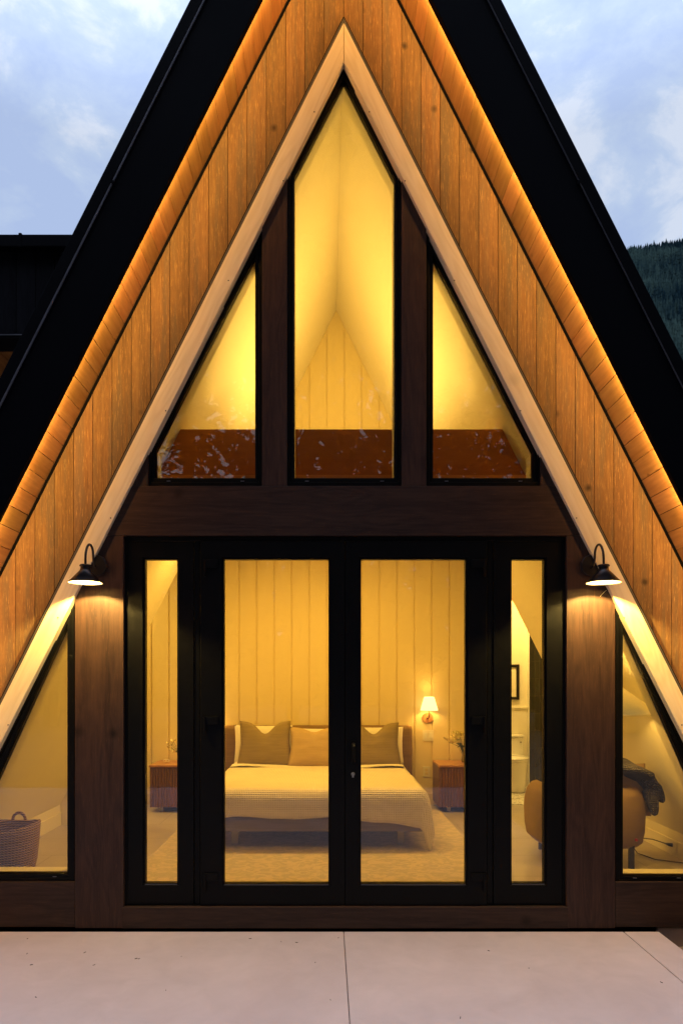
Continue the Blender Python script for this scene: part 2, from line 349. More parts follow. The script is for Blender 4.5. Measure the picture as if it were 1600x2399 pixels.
# concrete patio: mottled, trowelled, faintly stained
def concrete():
    m, t, b, L = mat('patio concrete')
    tx = N(t, 'ShaderNodeTexCoord')
    n_ = []
    for s_, d_ in ((0.8, 6), (4.5, 8), (60, 3)):
        q = N(t, 'ShaderNodeTexNoise'); q.inputs['Scale'].default_value = s_; q.inputs['Detail'].default_value = d_; q.inputs['Roughness'].default_value = 0.6; q.inputs['Distortion'].default_value = 0.6; L(tx.outputs['Object'], q.inputs[0]); n_.append(q.outputs[0])
    r1 = N(t, 'ShaderNodeMapRange'); r1.inputs[1].default_value = 0.35; r1.inputs[2].default_value = 0.65; L(n_[0], r1.inputs[0])
    mx = N(t, 'ShaderNodeMix', data_type='RGBA'); mx.inputs['A'].default_value = (0.48, 0.41, 0.445, 1); mx.inputs['B'].default_value = (0.57, 0.49, 0.525, 1); L(r1.outputs[0], mx.inputs['Factor'])
    r2 = N(t, 'ShaderNodeMapRange'); r2.inputs[1].default_value = 0.3; r2.inputs[2].default_value = 0.7; r2.inputs[3].default_value = 0.93; r2.inputs[4].default_value = 1.04; L(n_[1], r2.inputs[0])
    m2 = N(t, 'ShaderNodeMix', data_type='RGBA', blend_type='MULTIPLY'); m2.inputs['Factor'].default_value = 1; L(mx.outputs['Result'], m2.inputs['A']); L(r2.outputs[0], m2.inputs['B'])
    L(m2.outputs['Result'], b.inputs['Base Color']); b.inputs['Roughness'].default_value = 0.75
    ad_ = N(t, 'ShaderNodeMath', operation='MULTIPLY_ADD'); ad_.inputs[1].default_value = 0.25; L(n_[2], ad_.inputs[0]); L(n_[1], ad_.inputs[2])
    bp = N(t, 'ShaderNodeBump'); bp.inputs['Strength'].default_value = 0.25; bp.inputs['Distance'].default_value = 0.006; L(ad_.outputs[0], bp.inputs['Height']); L(bp.outputs[0], b.inputs['Normal'])
    return m
M['concrete'] = concrete()
M['dirt'] = plain('bare brown earth', (0.19, 0.15, 0.12), 0.95, var=0.55, scale=5, bump=1.0)
M['rug'] = None
def rugmat():
    m, t, b, L = mat('faded woven rug')
    tx = N(t, 'ShaderNodeTexCoord'); mp = N(t, 'ShaderNodeMapping'); mp.inputs['Scale'].default_value = (6, 8, 1); L(tx.outputs['Object'], mp.inputs[0])
    q = N(t, 'ShaderNodeTexNoise'); q.inputs['Scale'].default_value = 1.7; q.inputs['Detail'].default_value = 7; q.inputs['Distortion'].default_value = 1.6; L(mp.outputs[0], q.inputs[0])
    q2 = N(t, 'ShaderNodeTexNoise'); q2.inputs['Scale'].default_value = 120; L(tx.outputs['Object'], q2.inputs[0])
    r = N(t, 'ShaderNodeValToRGB'); r.color_ramp.elements[0].position = 0.46; r.color_ramp.elements[0].color = (0.46, 0.40, 0.31, 1); r.color_ramp.elements[1].position = 0.56; r.color_ramp.elements[1].color = (0.58, 0.48, 0.35, 1); L(q.outputs[0], r.inputs[0])
    L(r.outputs[0], b.inputs['Base Color']); b.inputs['Roughness'].default_value = 0.95
    bp = N(t, 'ShaderNodeBump'); bp.inputs['Strength'].default_value = 0.6; bp.inputs['Distance'].default_value = 0.004; L(q2.outputs[0], bp.inputs['Height']); L(bp.outputs[0], b.inputs['Normal'])
    return m
M['rug'] = rugmat()

# ------------------------------------------------------------------ facade numbers (metres; x = 0 under the ridge, y = 0 the facade, z = 0 the patio)
SL = 1.99
def apex(py, d): return PZ(py, d)
ZO = apex(-260, 4.5)                      # soffit line meets the siding
YB = -0.05                                # beam face
ZBO, ZBI = apex(50, 4.45), apex(142, 4.45)
def fx(px, y=0.0): return PX(px, 4.5+y)
def fz(py, y=0.0): return PZ(py, 4.5+y)

house = empty('a_frame_house', (0, 0, 0))
tag(house, 'tall A-frame house with lit windows, black roof edges and brown board siding, facing the patio', 'house')

# siding boards, both sides of the ridge
for sgn in (-1, 1):
    mb = MB()
    bw = 0.12712
    k = 0
    while k*bw < 3.45:
        x0, x1 = k*bw+0.0012, (k+1)*bw-0.0012
        pl = [(x0, 0.0), (x1, 0.0), (x1, 9), (x0, 9)]
        pl = clip(pl, SL, 1, ZO-0.004)
        pl = clip(pl, -SL, -1, -(ZBO-0.06))
        if len(pl) >= 3:
            mb.new(); mb.prism([(sgn*a, b) for a, b in pl], 0.0, 0.02)
        k += 1
    mb.build('siding', M['siding'], house, bevel=0.002)
    # solid wall behind the boards
    mb = MB().new()
    pl = clip(clip(clip([(0, 0), (3.6, 0), (3.6, 9), (0, 9)], SL, 1, ZO), -SL, -1, -(ZBO-0.03)), 0, -1, -0.001)
    mb.prism([(sgn*a, b) for a, b in pl], 0.0215, 0.165)
    mb.build('gable_wall', M['blackm'], house)
    # thin black trim where siding meets soffit
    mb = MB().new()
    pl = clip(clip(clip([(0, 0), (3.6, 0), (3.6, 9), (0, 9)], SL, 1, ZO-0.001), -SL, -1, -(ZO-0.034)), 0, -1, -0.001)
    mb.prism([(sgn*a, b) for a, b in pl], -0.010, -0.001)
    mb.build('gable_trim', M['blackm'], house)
    # pale diagonal beam and its flashing
    mb = MB().new(0.3+0.2*sgn)
    pl = clip(clip(clip([(0.0015, 0), (3.6, 0), (3.6, 9), (0.0015, 9)], SL, 1, ZBO), -SL, -1, -ZBI), 0, -1, -0.002)
    g = Vector((sgn, 0, -SL))
    mb.prism([(sgn*a, b) for a, b in pl], YB, 0.17)
    bo = mb.build('diagonal_beam', M['beam'], house, g=g, bevel=0.003)
    mb = MB().new()
    pl = clip(clip(clip([(0.001, 0), (3.6, 0), (3.6, 9), (0.001, 9)], SL, 1, ZBO+0.036), -SL, -1, -(ZBO+0.001)), 0, -1, -0.002)
    mb.prism([(sgn*a, b) for a, b in pl], YB+0.006, -0.0005); mb.build('beam_flashing', M['trim'], house)
    mb = MB().new()
    pl = clip(clip(clip([(0.001, 0), (3.6, 0), (3.6, 9), (0.001, 9)], SL, 1, ZBO+0.064), -SL, -1, -(ZBO+0.037)), 0, -1, -0.002)
    mb.prism([(sgn*a, b) for a, b in pl], YB+0.024, -0.0005); mb.build('beam_flashing', M['blackm'], house)
    # screw heads on the beam
    for zz in (5.35, 4.9, 4.25, 3.4, 2.7, 2.05, 1.35):
        xx = (ZBO-zz)/SL-0.10+random.uniform(-0.03, 0.02)
        mb = MB().new(); mb.lathe([(0.004, -0.001), (0.004, 0.002)], (sgn*xx, YB-0.001, zz), 10, 'y'); mb.build('screw', M['lampb'], bo)

# dark timber: posts, header, pillars, sills
YD = -0.02
def inbeam(x): return ZBI-SL*abs(x)+0.07
def tb(name, poly, y0=YD, y1=0.164, g=(0, 0, 1), r=None, m='dark'):
    mb = MB().new(r); mb.prism(poly, y0, y1); return mb.build(name, M[m], house, g=g, bevel=0.0025)
ztop, zbot = fz(1138, YD), fz(1255, YD)
def post(a, b):
    xa, xb = fx(a, YD), fx(b, YD)
    tb('post', [(xa, ztop), (xb, ztop), (xb, inbeam(xb)), (xa, inbeam(xa))])
post(614, 672.5); post(941, 998.5)
xa = fx(346.5, YD); tb('post', [(xa, ztop), (xa, inbeam(xa)), (-(ZBI-ztop)/SL-0.03, ztop)])
xa = fx(1266.5, YD); tb('post', [(xa, ztop), (xa, inbeam(xa)), ((ZBI-ztop)/SL+0.03, ztop)])
def wb(z): return (ZBI-z)/SL+0.04
tb('header_beam', [(-wb(zbot), zbot+0.001), (wb(zbot), zbot+0.001), (wb(ztop), ztop-0.001), (-wb(ztop), ztop-0.001)], g=(1, 0, 0), y0=YD-0.002)
for a, b in ((175.5, 289.5), (1327.5, 1441)):
    xa, xb = fx(a, YD), fx(b, YD)
    pl = clip([(xa, 0.012), (xb, 0.012), (xb, zbot-0.001), (xa, zbot-0.001)], (1 if xa > 0 else -1)*SL, 1, ZBI+0.07)
    tb('pillar', pl)
tb('sill_beam', [(fx(290), 0.014), (fx(1327), 0.014), (fx(1327), fz(2127, -0.03)), (fx(290), fz(2127, -0.03))], y0=-0.03, g=(1, 0, 0))
zs = fz(2068, YD)
tb('sill_beam', [(-3.2, 0.02), (fx(175, YD), 0.02), (fx(175, YD), zs), (-3.2, zs)], g=(1, 0, 0))
tb('sill_beam', [(3.2, 0.02), (fx(1441.6, YD), 0.02), (fx(1441.6, YD), zs), (3.2, zs)], g=(1, 0, 0))
mb = MB().new(); mb.box(-3.3, 2.06, 0.01, 0.16, -0.12, 0.03); mb.build('foundation', M['blackm'], house)
mb = MB().new(); mb.box(2.061, 3.3, -0.012, 0.16, -0.12, 0.018); mb.build('foundation', M['dirt'], house, bevel=0.01)

# windows: frame (two steps), sash, glass, painted reveal
YW, YG = 0.0, 0.045
def lerp(a, b, t): return [(p[0]+(q[0]-p[0])*t, p[1]+(q[1]-p[1])*t) for p, q in zip(a, b)]
def window(outer, inner, drains=()):
    o = [P(x, y, 4.5+YW) for x, y in outer]; i = [P(x, y, 4.5+YG) for x, y in inner]
    m1 = lerp(o, i, 0.42)
    mb = MB().new(); mb.ring(o, m1, YW, 0.07); wn = mb.build('window', M['black'], house, bevel=0.002)
    m2 = lerp(o, i, 0.47); m3 = lerp(o, i, 0.9)
    mb = MB().new(); mb.ring(m2, m3, YW+0.010, 0.068); mb.build('sash', M['black'], wn, bevel=0.002)
    mb = MB().new(); mb.ring(m3, i, YW+0.024, 0.066); mb.build('glazing_bead', M['black'], wn, bevel=0.001)
    mb = MB().new(); mb.prism(lerp(o, i, 0.96), YG, YG+0.006); mb.build('pane', M['glass'], wn)
    out = lerp(i, o, 0.6)
    mb = MB().new(); mb.ring(out, i, 0.0715, 0.178); mb.build('window_reveal', M['white'], wn)
    for dx, dy in drains:
        x, z = P(dx, dy, 4.5); mb = MB().new(); mb.box(x-0.012, x+0.012, -0.004, 0.002, z-0.002, z+0.002); mb.build('drain_cap', M['edge'], wn)
    return wn
def lo(px, base): return base+SL*abs(805-px)
window([(672.5, 1138), (941, 1138), (941, lo(941, 143)), (805.5, 144), (672.5, lo(672.5, 143))],
       [(690, 1122), (923, 1122), (923, lo(923, 192)), (805.5, 195), (690, lo(690, 192))], ((719, 1127), (895, 1127)))
window([(346.5, 1138), (614, 1138), (614, lo(614, 143)), (346.5, lo(346.5, 143))],
       [(367, 1122), (598.5, 1122), (598.5, lo(598.5, 194)), (367, lo(367, 188))], ((395, 1127), (568, 1127)))
window([(1266.5, 1138), (998.5, 1138), (998.5, lo(998.5, 143)), (1266.5, lo(1266.5, 143))],
       [(1246, 1122), (1013.5, 1122), (1013.5, lo(1013.5, 192)), (1246, lo(1246, 184))], ((1046, 1127), (1219, 1127)))
window([(-158, 2065), (175, 2065), (175, lo(175, 143))], [(-100, 2045), (160.5, 2045), (160.5, lo(160.5, 184))], ((128, 2055),))
window([(1766, 2069), (1442, 2069), (1442, lo(1442, 143))], [(1710, 2050), (1456, 2050), (1456, lo(1456, 176))], ((1487, 2058), (1590, 2058)))

# french doors and sidelights
zt, zb_ = fz(1268), fz(2122)
g0, g1 = fz(1312, 0.035), fz(2068.5, 0.035)
mb = MB().new()
mb.box(fx(290), fx(297), 0.004, 0.14, fz(2126), fz(1258)); mb.box(fx(1319), fx(1326), 0.004, 0.14, fz(2126), fz(1258))
mb.box(fx(297), fx(1319), 0.004, 0.14, fz(1267), fz(1258)); mb.box(fx(297), fx(1319), 0.0, 0.14, fz(2126), fz(2123))
mb.box(fx(455), fx(468), 0.012, 0.13, fz(2122.5), fz(1267.5)); mb.box(fx(1142), fx(1155), 0.012, 0.13, fz(2122.5), fz(1267.5))
mb.box(fx(290), fx(1326), 0.06, 0.16, fz(1258), zbot+0.03)
mb.build('door_frame', M['black'], house, bevel=0.002)
mb = MB().new(); mb.box(fx(798), fx(818), 0.063, 0.075, zb_, zt); mb.build('astragal', M['black'], house)
def leaf(name, a, b, ga, gb, y0, label=None):
    o = [(fx(a), zb_), (fx(b), zb_), (fx(b), zt), (fx(a), zt)]
    i = [(PX(ga, 4.535), g1), (PX(gb, 4.535), g1), (PX(gb, 4.535), g0), (PX(ga, 4.535), g0)]
    i0 = [(i[0][0]-0.012, g1-0.012), (i[1][0]+0.012, g1-0.012), (i[2][0]+0.012, g0+0.012), (i[3][0]-0.012, g0+0.012)]
    mb = MB().new(); mb.ring(o, i0, y0, y0+0.064); lf = mb.build(name, M['black'], house, bevel=0.003)
    mb = MB().new(); mb.ring(i0, i, y0+0.012, y0+0.06); mb.build('glazing_bead', M['black'], lf, bevel=0.001)
    mb = MB().new(); mb.prism([(x, z) for x, z in i0], 0.038, 0.044); mb.build('pane', M['glass'], lf)
    mb = MB().new(); mb.box(i[0][0], i[1][0], y0+0.004, y0+0.016, g1-0.008, g1-0.0045); mb.build('bead_highlight', M['edge2'], lf)  # grey strip paints the small highlight along the gasket edge
    if label: lf['label'] = label
    return lf
leaf('sidelight', 297.5, 453.5, 342, 416.4, 0.006, 'narrow sidelight left of the doors')
leaf('sidelight', 1156.5, 1318.5, 1197, 1272.6, 0.006, 'narrow sidelight right of the doors')
dl = leaf('door', 469.5, 807.5, 526.6, 769.4, -0.004, 'left glass door without a handle')
dr = leaf('door', 808.7, 1140.5, 845.2, 1088.6, -0.004, 'right glass door with handle and lock')
for (dd, xs, s_) in ((dl, 477, 1), (dr, 1138, -1)):
    for (ya, yb) in ((1311, 1351), (1680, 1720), (2048, 2090)):
        x, _ = P(xs, 0, 4.48); z0_, z1_ = fz(yb, -0.02), fz(ya, -0.02)
        mb = MB().new()
        mb.box(min(x, x+s_*0.092), max(x, x+s_*0.092), -0.018, -0.005, z1_-0.05, z1_)
        mb.tube([(x+s_*0.007, -0.016, z0_), (x+s_*0.007, -0.016, z1_+0.001)], 0.009, 10)
        mb.build('hinge', M['black'], dd, bevel=0.002)
mb = MB().new(); x, zz = P(828, 1764, 4.46)
mb.box(x-0.014, x+0.014, -0.012, -0.003, zz-0.075, zz+0.075)
mb.tube([(x, -0.012, zz+0.058), (x, -0.05, zz+0.055), (x, -0.058, zz+0.04), (x, -0.058, zz-0.055), (x, -0.05, zz-0.062)], 0.009, 10)
mb.build('handle', M['black'], dr, bevel=0.001)
x, zz = P(827, 1817, 4.48); mb = MB().new(); mb.lathe([(0.011, -0.008), (0.013, -0.002)], (x, -0.01, zz+0.006), 14, 'y'); mb.box(x-0.006, x+0.006, -0.014, -0.004, zz-0.016, zz); mb.build('keyhole', M['metal'], dr)

# roof overhang: soffit boards, fascia, lip, drip edge, LED strip
YF, TF = -0.45, 0.045
ZFI = apex(-383, 4.05)                       # fascia's lower back edge
ZFM = apex(-664, 4.0)                        # highlight line
ZFT = apex(-724, 4.0)                        # outer edge against the sky
t_len = math.sqrt(1+SL*SL)
for sgn in (-1, 1):
    mb = MB()
    st = 0.1147*355.5/355.56; z = ZO; k = 0
    while z-st > -0.6:
        mb.new(); za, zc = z-0.0015, z-st+0.0015
        pts = lambda zz, o: (sgn*((ZO-zz)/SL+o*SL/t_len), zz+o/t_len)
        a0, a1 = pts(za, 0), pts(zc, 0); b0, b1 = pts(za, 0.02), pts(zc, 0.02)
        mb.prism([a0, a1, b1, b0], YF-0.001, -0.0015)
        z -= st
    roof = empty('roof', (0, 0, 0), house)
    mb.build('soffit', M['soffit'], roof, bevel=0.0025, g=(0, 1, 0))
    # insulated slab
    def band(ztop_, zlow, y0, y1, m, name, zmin=-0.6, zmax=99, bev=0.0):
        pl = clip(clip([(0.0005, zmin), (6, zmin), (6, 12), (0.0005, 12)], SL, 1, ztop_), -SL, -1, -zlow)
        if zmax < 90: pl = clip(pl, 0, 1, zmax)
        q = MB().new(); q.prism([(sgn*a, b) for a, b in pl], y0, y1); return q.build(name, M[m], roof, bevel=bev, g=Vector((sgn, 0, -SL)))
    band(ZFT-0.02, ZO+0.05, YF, 2.38, 'blackm', 'roof_panel')
    band(ZFT-0.02, ZO+0.05, 2.38, 3.62, 'blackm', 'roof_panel', zmin=3.25)
    band(ZFM, ZFI, YF-TF, YF-0.002, 'blackm', 'fascia', bev=0.002)
    band(ZFT, ZFM+0.004, YF-TF-0.012, YF-0.002, 'blackm', 'drip_edge', bev=0.002)
    wdt = 0.02 if sgn < 0 else 0.009  # sky highlight painted as a grey strip, lighter and wider on the left
    e_ = band(ZFM+0.004, ZFM+0.004-wdt, YF-TF-0.010, YF-TF-0.001, 'edge' if sgn < 0 else 'edge2', 'grey_edge_strip')
    # joints in the metal every 2.3 m
    for zz in (5.9, 4.55, 3.0, 1.2):
        xx = (ZFM-zz)/SL
        q = MB().new(); q.prism([(sgn*(xx-0.022), zz), (sgn*(xx+0.012), zz+0.01), (sgn*(xx+0.014), zz+0.03), (sgn*(xx-0.02), zz+0.02)], YF-TF-0.0125, YF-TF-0.003); q.build('seam', M['blackm'], roof)
    # strip light on the back of the fascia
    q = MB().new()
    zl = ZO-0.056
    pl = clip(clip([(0.02, -0.4), (6, -0.4), (6, 12), (0.02, 12)], SL, 1, zl+0.012), -SL, -1, -(zl-0.012))
    q.prism([(sgn*a, b) for a, b in pl], -0.372, -0.361); q.build('led_strip', M['led'], roof)
    tdir = Vector((sgn, 0, -SL)).normalized(); nrm = Vector((sgn*SL, 0, 1)).normalized()
    mid = Vector((sgn*(zl-3.1)/SL, -0.352, 3.1))
    dr_ = (Vector((0, 1.0, 0))+nrm*0.12).normalized()
    zax = -dr_; xax = tdir; yax = zax.cross(xax)
    mt = Matrix((xax, yax, zax)).transposed().to_4x4(); mt.translation = mid
    light('led_light', 'AREA', None, 43, (1.0, 0.56, 0.15), roof, mat=mt, shape='RECTANGLE', size=8.0, size_y=0.02)

# ------------------------------------------------------------------ interior shell
FL, DW = 0.174, 3.5
ZC = 5.96
HX = (ZC-0.38)/2
mb = MB().new(); mb.box(-3.9, 4.2, 0.15, 6.0, 0.05, FL); mb.build('floor', M['floor'], house)
for sgn in (-1, 1):
    q = MB().new()
    def sl(z0, z1, y0, y1):
        q.prism([(sgn*(ZC-z0)/2, z0), (sgn*(ZC-z1)/2, z1), (sgn*((ZC-z1)/2), z1+0.12), (sgn*((ZC-z0)/2+0.05), z0+0.02)], y0, y1)
    q.prism([(sgn*HX, 0.38), (sgn*0.0, ZC), (sgn*0.0, ZC+0.2), (sgn*(HX+0.10), 0.38)], 0.178, 2.38)
    q.prism([(sgn*(ZC-3.1)/2, 3.1), (sgn*0.0, ZC), (sgn*0.0, ZC+0.2), (sgn*((ZC-3.1)/2+0.10), 3.1)], 2.3801, DW)
    q.build('ceiling', M['white'], house)
    q = MB().new(); q.box(min(sgn*HX, sgn*(HX+0.1)), max(sgn*HX, sgn*(HX+0.1)), 0.178, 2.38, FL, 0.3799); q.build('knee_wall', M['white'], house)
    q = MB().new(); q.box(min(sgn*(HX-0.014), sgn*HX-0.0005*sgn), max(sgn*(HX-0.014), sgn*HX-0.0005*sgn), 0.19, 2.36, FL, 0.304); q.build('baseboard', M['white'], house, bevel=0.003)
    # wing: ceiling, side, front
    q = MB().new(); q.box(*(sorted((sgn*1.43, sgn*4.2))), 2.385, 6.0, 3.1005, 3.2); q.box(*(sorted((sgn*4.0, sgn*4.1))), 2.385, 6.0, FL, 3.1); q.box(*(sorted((sgn*(HX+0.1), sgn*4.0))), 2.385, 2.46, FL, 3.1); q.build('wing_wall', M['white'], house)
q = MB().new(); q.prism([(-HX, FL), (-2.1, FL), (-2.1, 1.76), (-HX+0.001, 0.38)], 2.37, 2.46); q.build('partition_wall', M['white'], house)
# back wall with battens
q = MB().new()
q.prism([(-4.0, FL), (1.9, FL), (1.9, 3.1), (1.43, 3.1), (0, ZC), (-1.43, 3.1), (-4.0, 3.1)], DW, DW+0.1); bwall = q.build('back_wall', M['wallb'], house)
q = MB()
x = -1.1355-0.205*14
while x < 1.88:
    xa_, xb_ = x+0.0075, min(x+0.1975, 1.899); q.new(0.5)
    pl = clip(clip([(xa_, FL+0.135), (xb_, FL+0.135), (xb_, 9), (xa_, 9)], 2, 1, ZC), -2, 1, ZC) if min(abs(xa_), abs(xb_)) < 1.43 else [(xa_, FL+0.135), (xb_, FL+0.135), (xb_, 3.099), (xa_, 3.099)]
    if x > -3.98: q.prism(pl, DW-0.013, DW-0.0005)
    x += 0.205
q.build('wall_board', M['wallb'], bwall, bevel=0.003)
q = MB().new(); q.box(-3.99, 1.9, DW-0.030, DW-0.0004, FL, FL+0.134); q.build('baseboard', M['wallb'], house, bevel=0.003)
# bathroom beyond the opening
q = MB().new(); q.box(1.9, 4.0, 4.8, 4.9, FL, 3.1); q.build('bathroom_wall', M['white'], house)
q = MB().new(); q.box(1.86, 1.92, DW+0.1005, 4.8, FL, 3.1); q.build('bathroom_wall', M['white'], house)
xt = PX(1239, 9.26)
q = MB().new(); q.box(xt, 3.99, 4.74, 4.799, FL, 3.09); q.build('tile_wall', M['tile'], house)
q = MB().new(); q.box(xt-0.012, xt-0.001, 4.735, 4.798, FL, 3.0); q.build('shower_edge', M['porc'], house)
q = MB().new(); q.box(1.93, xt-0.013, 4.78, 4.7995, FL, 1.24); q.box(1.93, xt-0.013, 4.765, 4.7993, 1.24, 1.262)
for k in range(4): q.box(1.99+k*0.17, 1.994+k*0.17, 4.776, 4.779, FL+0.1, 1.235)
q.build('wainscot', M['white'], house, bevel=0.001)
m_, t_, b_, L_ = mat('mosaic floor')
tx_ = N(t_, 'ShaderNodeTexCoord'); vv = N(t_, 'ShaderNodeTexVoronoi'); vv.inputs['Scale'].default_value = 22; vv.feature = 'DISTANCE_TO_EDGE'; L_(tx_.outputs['Object'], vv.inputs[0])
vr_ = N(t_, 'ShaderNodeValToRGB'); vr_.color_ramp.elements[0].position = 0.02; vr_.color_ramp.elements[0].color = (0.3, 0.28, 0.22, 1); vr_.color_ramp.elements[1].position = 0.12; vr_.color_ramp.elements[1].color = (0.8, 0.78, 0.7, 1); L_(vv.outputs['Distance'], vr_.inputs[0]); L_(vr_.outputs[0], b_.inputs['Base Color'])
q = MB().new(); q.box(1.93, 3.99, 3.46, 4.77, FL+0.0005, FL+0.006); q.build('mosaic_floor', m_, house)
q = MB().new(); q.box(1.9, 2.3, 3.55, 3.65, 2.58, 2.95); q.build('opening_header', M['brownb'], house, g=(1, 0, 0))
# loft beam and the ledge in front of it
def ceilx(z): return (ZC-z)/2-0.004
q = MB().new(); q.prism([(-ceilx(3.12), 3.12), (ceilx(3.12), 3.12), (ceilx(3.53), 3.53), (-ceilx(3.53), 3.53)], 0.64, 0.74); q.build('loft_beam', M['brownb'], house, g=(1, 0, 0))
q = MB().new(); q.prism([(-ceilx(2.9), 2.9), (ceilx(2.9), 2.9), (ceilx(3.16), 3.16), (-ceilx(3.16), 3.16)], 0.55, 0.639); q.build('ledge_board', M['orangeb'], house, g=(1, 0, 0))
# interior lighting: loft spots, wing and bathroom lamps, unseen fills added for brightness
WARM = (1.0, 0.61, 0.125); ORG = (1.0, 0.54, 0.075)
light('loft_fill', 'AREA', (0, 1.75, 3.84), 34, WARM, house, rot=(math.radians(180), 0, 0), shape='RECTANGLE', size=0.7, size_y=1.1)  # unseen uplight added behind the beam to brighten the loft ceiling
for x in (-1.0, 1.0):
    light('loft_spot_light', 'SPOT', (x*0.6, 0.9, 3.45), 4, WARM, house, rot=(math.radians(180), math.radians(-28 if x < 0 else 28), 0), spot_size=math.radians(50), spot_blend=0.7, shadow_soft_size=0.06)
light('loft_front_fill', 'AREA', (0, 0.98, 3.57), 12, WARM, house, rot=(math.radians(180), 0, 0), shape='RECTANGLE', size=0.8, size_y=0.25)  # unseen uplight added to even out the front of the loft
light('room_fill', 'AREA', (-0.2, 1.9, 2.93), 64, ORG, house, rot=(math.radians(8), 0, 0), shape='RECTANGLE', size=2.4, size_y=0.25)  # unseen panel added in mid-air to light the bedroom
light('front_fill', 'AREA', (-0.2, 0.85, 2.86), 5, ORG, house, rot=(0, 0, 0), shape='RECTANGLE', size=2.4, size_y=0.12)  # unseen weak fill added to warm the room near the windows
light('basket_fill', 'AREA', (-1.78, 0.27, 2.22), 9, ORG, house, rot=(0, math.radians(-18), 0), shape='DISK', size=0.1)  # unseen lamp added to light the front of the basket
light('wing_light', 'AREA', (-2.9, 2.95, 3.05), 26, WARM, house, rot=(0, 0, 0), shape='DISK', size=0.25)
light('wing_light', 'AREA', (3.0, 2.9, 3.05), 5, WARM, house, rot=(0, 0, 0), shape='DISK', size=0.2)
light('bathroom_light', 'AREA', (2.3, 4.15, 3.05), 48, (1, 0.63, 0.155), house, rot=(0, 0, 0), shape='DISK', size=0.3)

# ------------------------------------------------------------------ outdoor sconces
def sconce(sx, label):
    x = sx*1.62; root = empty('wall_sconce', (x, YD, 2.35)); tag(root, label, 'wall lamp', 'black barn-style sconces on the facade pillars')
    y = YD
    zp = fz(1326, YD); rx, rz = P(0, 1368, 4.27)[1], 0
    zr = PZ(1366, 4.27); yc = -0.23
    xs = x
    q = MB().new(); q.lathe([(0.0, 0.0), (0.070, 0.0), (0.072, -0.008), (0.066, -0.018), (0.0, -0.020)], (x, y-0.0005, zp), 40, 'y'); q.build('backplate', M['lampb'], root, smooth=False, bevel=0.001)
    # goose neck: out of the plate, up and over, down into the cap
    pts = []
    top = PZ(1266, 4.34)
    zc0 = zr+0.108
    for k in range(25):
        t = k/24
        if t < 0.25: u = t/0.25; pts.append((x, y-0.02-0.05*math.sin(u*PI/2), zp-0.012*(1-u)+0.06*u*u))
        elif t < 0.8:
            a = (t-0.25)/0.55*PI; cy0 = (y-0.07+yc)/2; ry = abs((y-0.07)-yc)/2
            pts.append((x, cy0+ry*math.cos(a), zp+0.06+(top-zp-0.06)*math.sin(a)+(zc0+0.04-zp-0.06)*(t-0.25)/0.55))
        else: u = (t-0.8)/0.2; pts.append((x, yc, zc0+0.04*(1-u)))
    q = MB().new(); q.tube(pts, 0.0075, 14); q.build('gooseneck', M['lampb'], root, smooth=True)
    q = MB().new(); q.lathe([(0.0, 0.020), (0.030, 0.020), (0.036, 0.014), (0.036, 0.008), (0.029, 0.006), (0.030, -0.014), (0.0, -0.014)], (x, yc, zr+0.096), 32); q.build('cap', M['lampb'], root, bevel=0.001)
    q = MB().new(); q.lathe([(0.030, 0.088), (0.034, 0.078), (0.105, 0.0), (0.1035, 0.0005), (0.0325, 0.077), (0.029, 0.085), (0.0, 0.086)], (x, yc, zr), 48)
    sh = q.build('lamp_shade', M['lampb'], root, smooth=False)
    sh.data.materials.append(M['lampw'])
    for f in sh.data.polygons:
        c = f.center; r = math.hypot(c.x-x, c.y-yc)
        if f.normal.z < -0.1: f.material_index = 1
        f.use_smooth = True
    q = MB().new(); q.lathe([(0.0, 0.007), (0.016, 0.006), (0.022, 0.001), (0.016, -0.004), (0.0, -0.006)], (x, yc, zr+0.076), 20); q.build('bulb', M['bulb'], root, smooth=True)
    light('sconce_light', 'POINT', (x, yc, zr+0.062), 86, (1.0, 0.66, 0.16), root, shadow_soft_size=0.012)
sconce(-1, 'black gooseneck lamp with lit cone shade on the pillar left of the doors')
sconce(1, 'black gooseneck lamp with lit cone shade on the pillar right of the doors')
# a spent cobweb thread under the right sconce
a = P(1408, 1397, 4.46); b = P(1423, 1382, 4.46)
q = MB().new(); q.tube([(a[0], YD-0.004, a[1]), (0.5*(a[0]+b[0]), YD-0.012, 0.5*(a[1]+b[1])+0.004), (b[0], YD-0.004, b[1])], 0.0012, 6); cb_ = q.build('cobweb', M['petal']); tag(cb_, 'short pale thread of cobweb on the pillar under the right outdoor lamp', 'cobweb')

# ------------------------------------------------------------------ bed
BX = -0.2125
bed = empty('bed', (BX, 2.4, FL)); tag(bed, 'wide bed with brown headboard and pale waffle bedspread facing the doors', 'bed')
def rbox(x0, x1, y0, y1, z0, z1): return MB().new().box(x0, x1, y0, y1, z0, z1)
rbox(BX-1.09, BX+1.09, 3.36, 3.478, FL+0.1, 1.105).build('headboard', M['hb'], bed, bevel=0.035)
rbox(BX-1.01, BX+1.01, 1.35, 3.36, 0.335, 0.46).build('bed_base', M['grayf'], bed, bevel=0.02)
for x in (-0.92, 0.54):
    rbox(x-0.03, x+0.03, 1.52, 1.58, FL, 0.335).build('leg', M['metal'], bed, bevel=0.004)
for x in (-0.92, 0.54):
    rbox(x-0.03, x+0.03, 3.0, 3.06, FL, 0.335).build('leg', M['metal'], bed, bevel=0.004)
rbox(BX-0.98, BX+0.98, 1.38, 3.35, 0.461, 0.66).build('mattress', M['sheet'], bed, bevel=0.05)
W_, L_0, HEM, rr = 0.985, 1.32, 0.195, 0.09
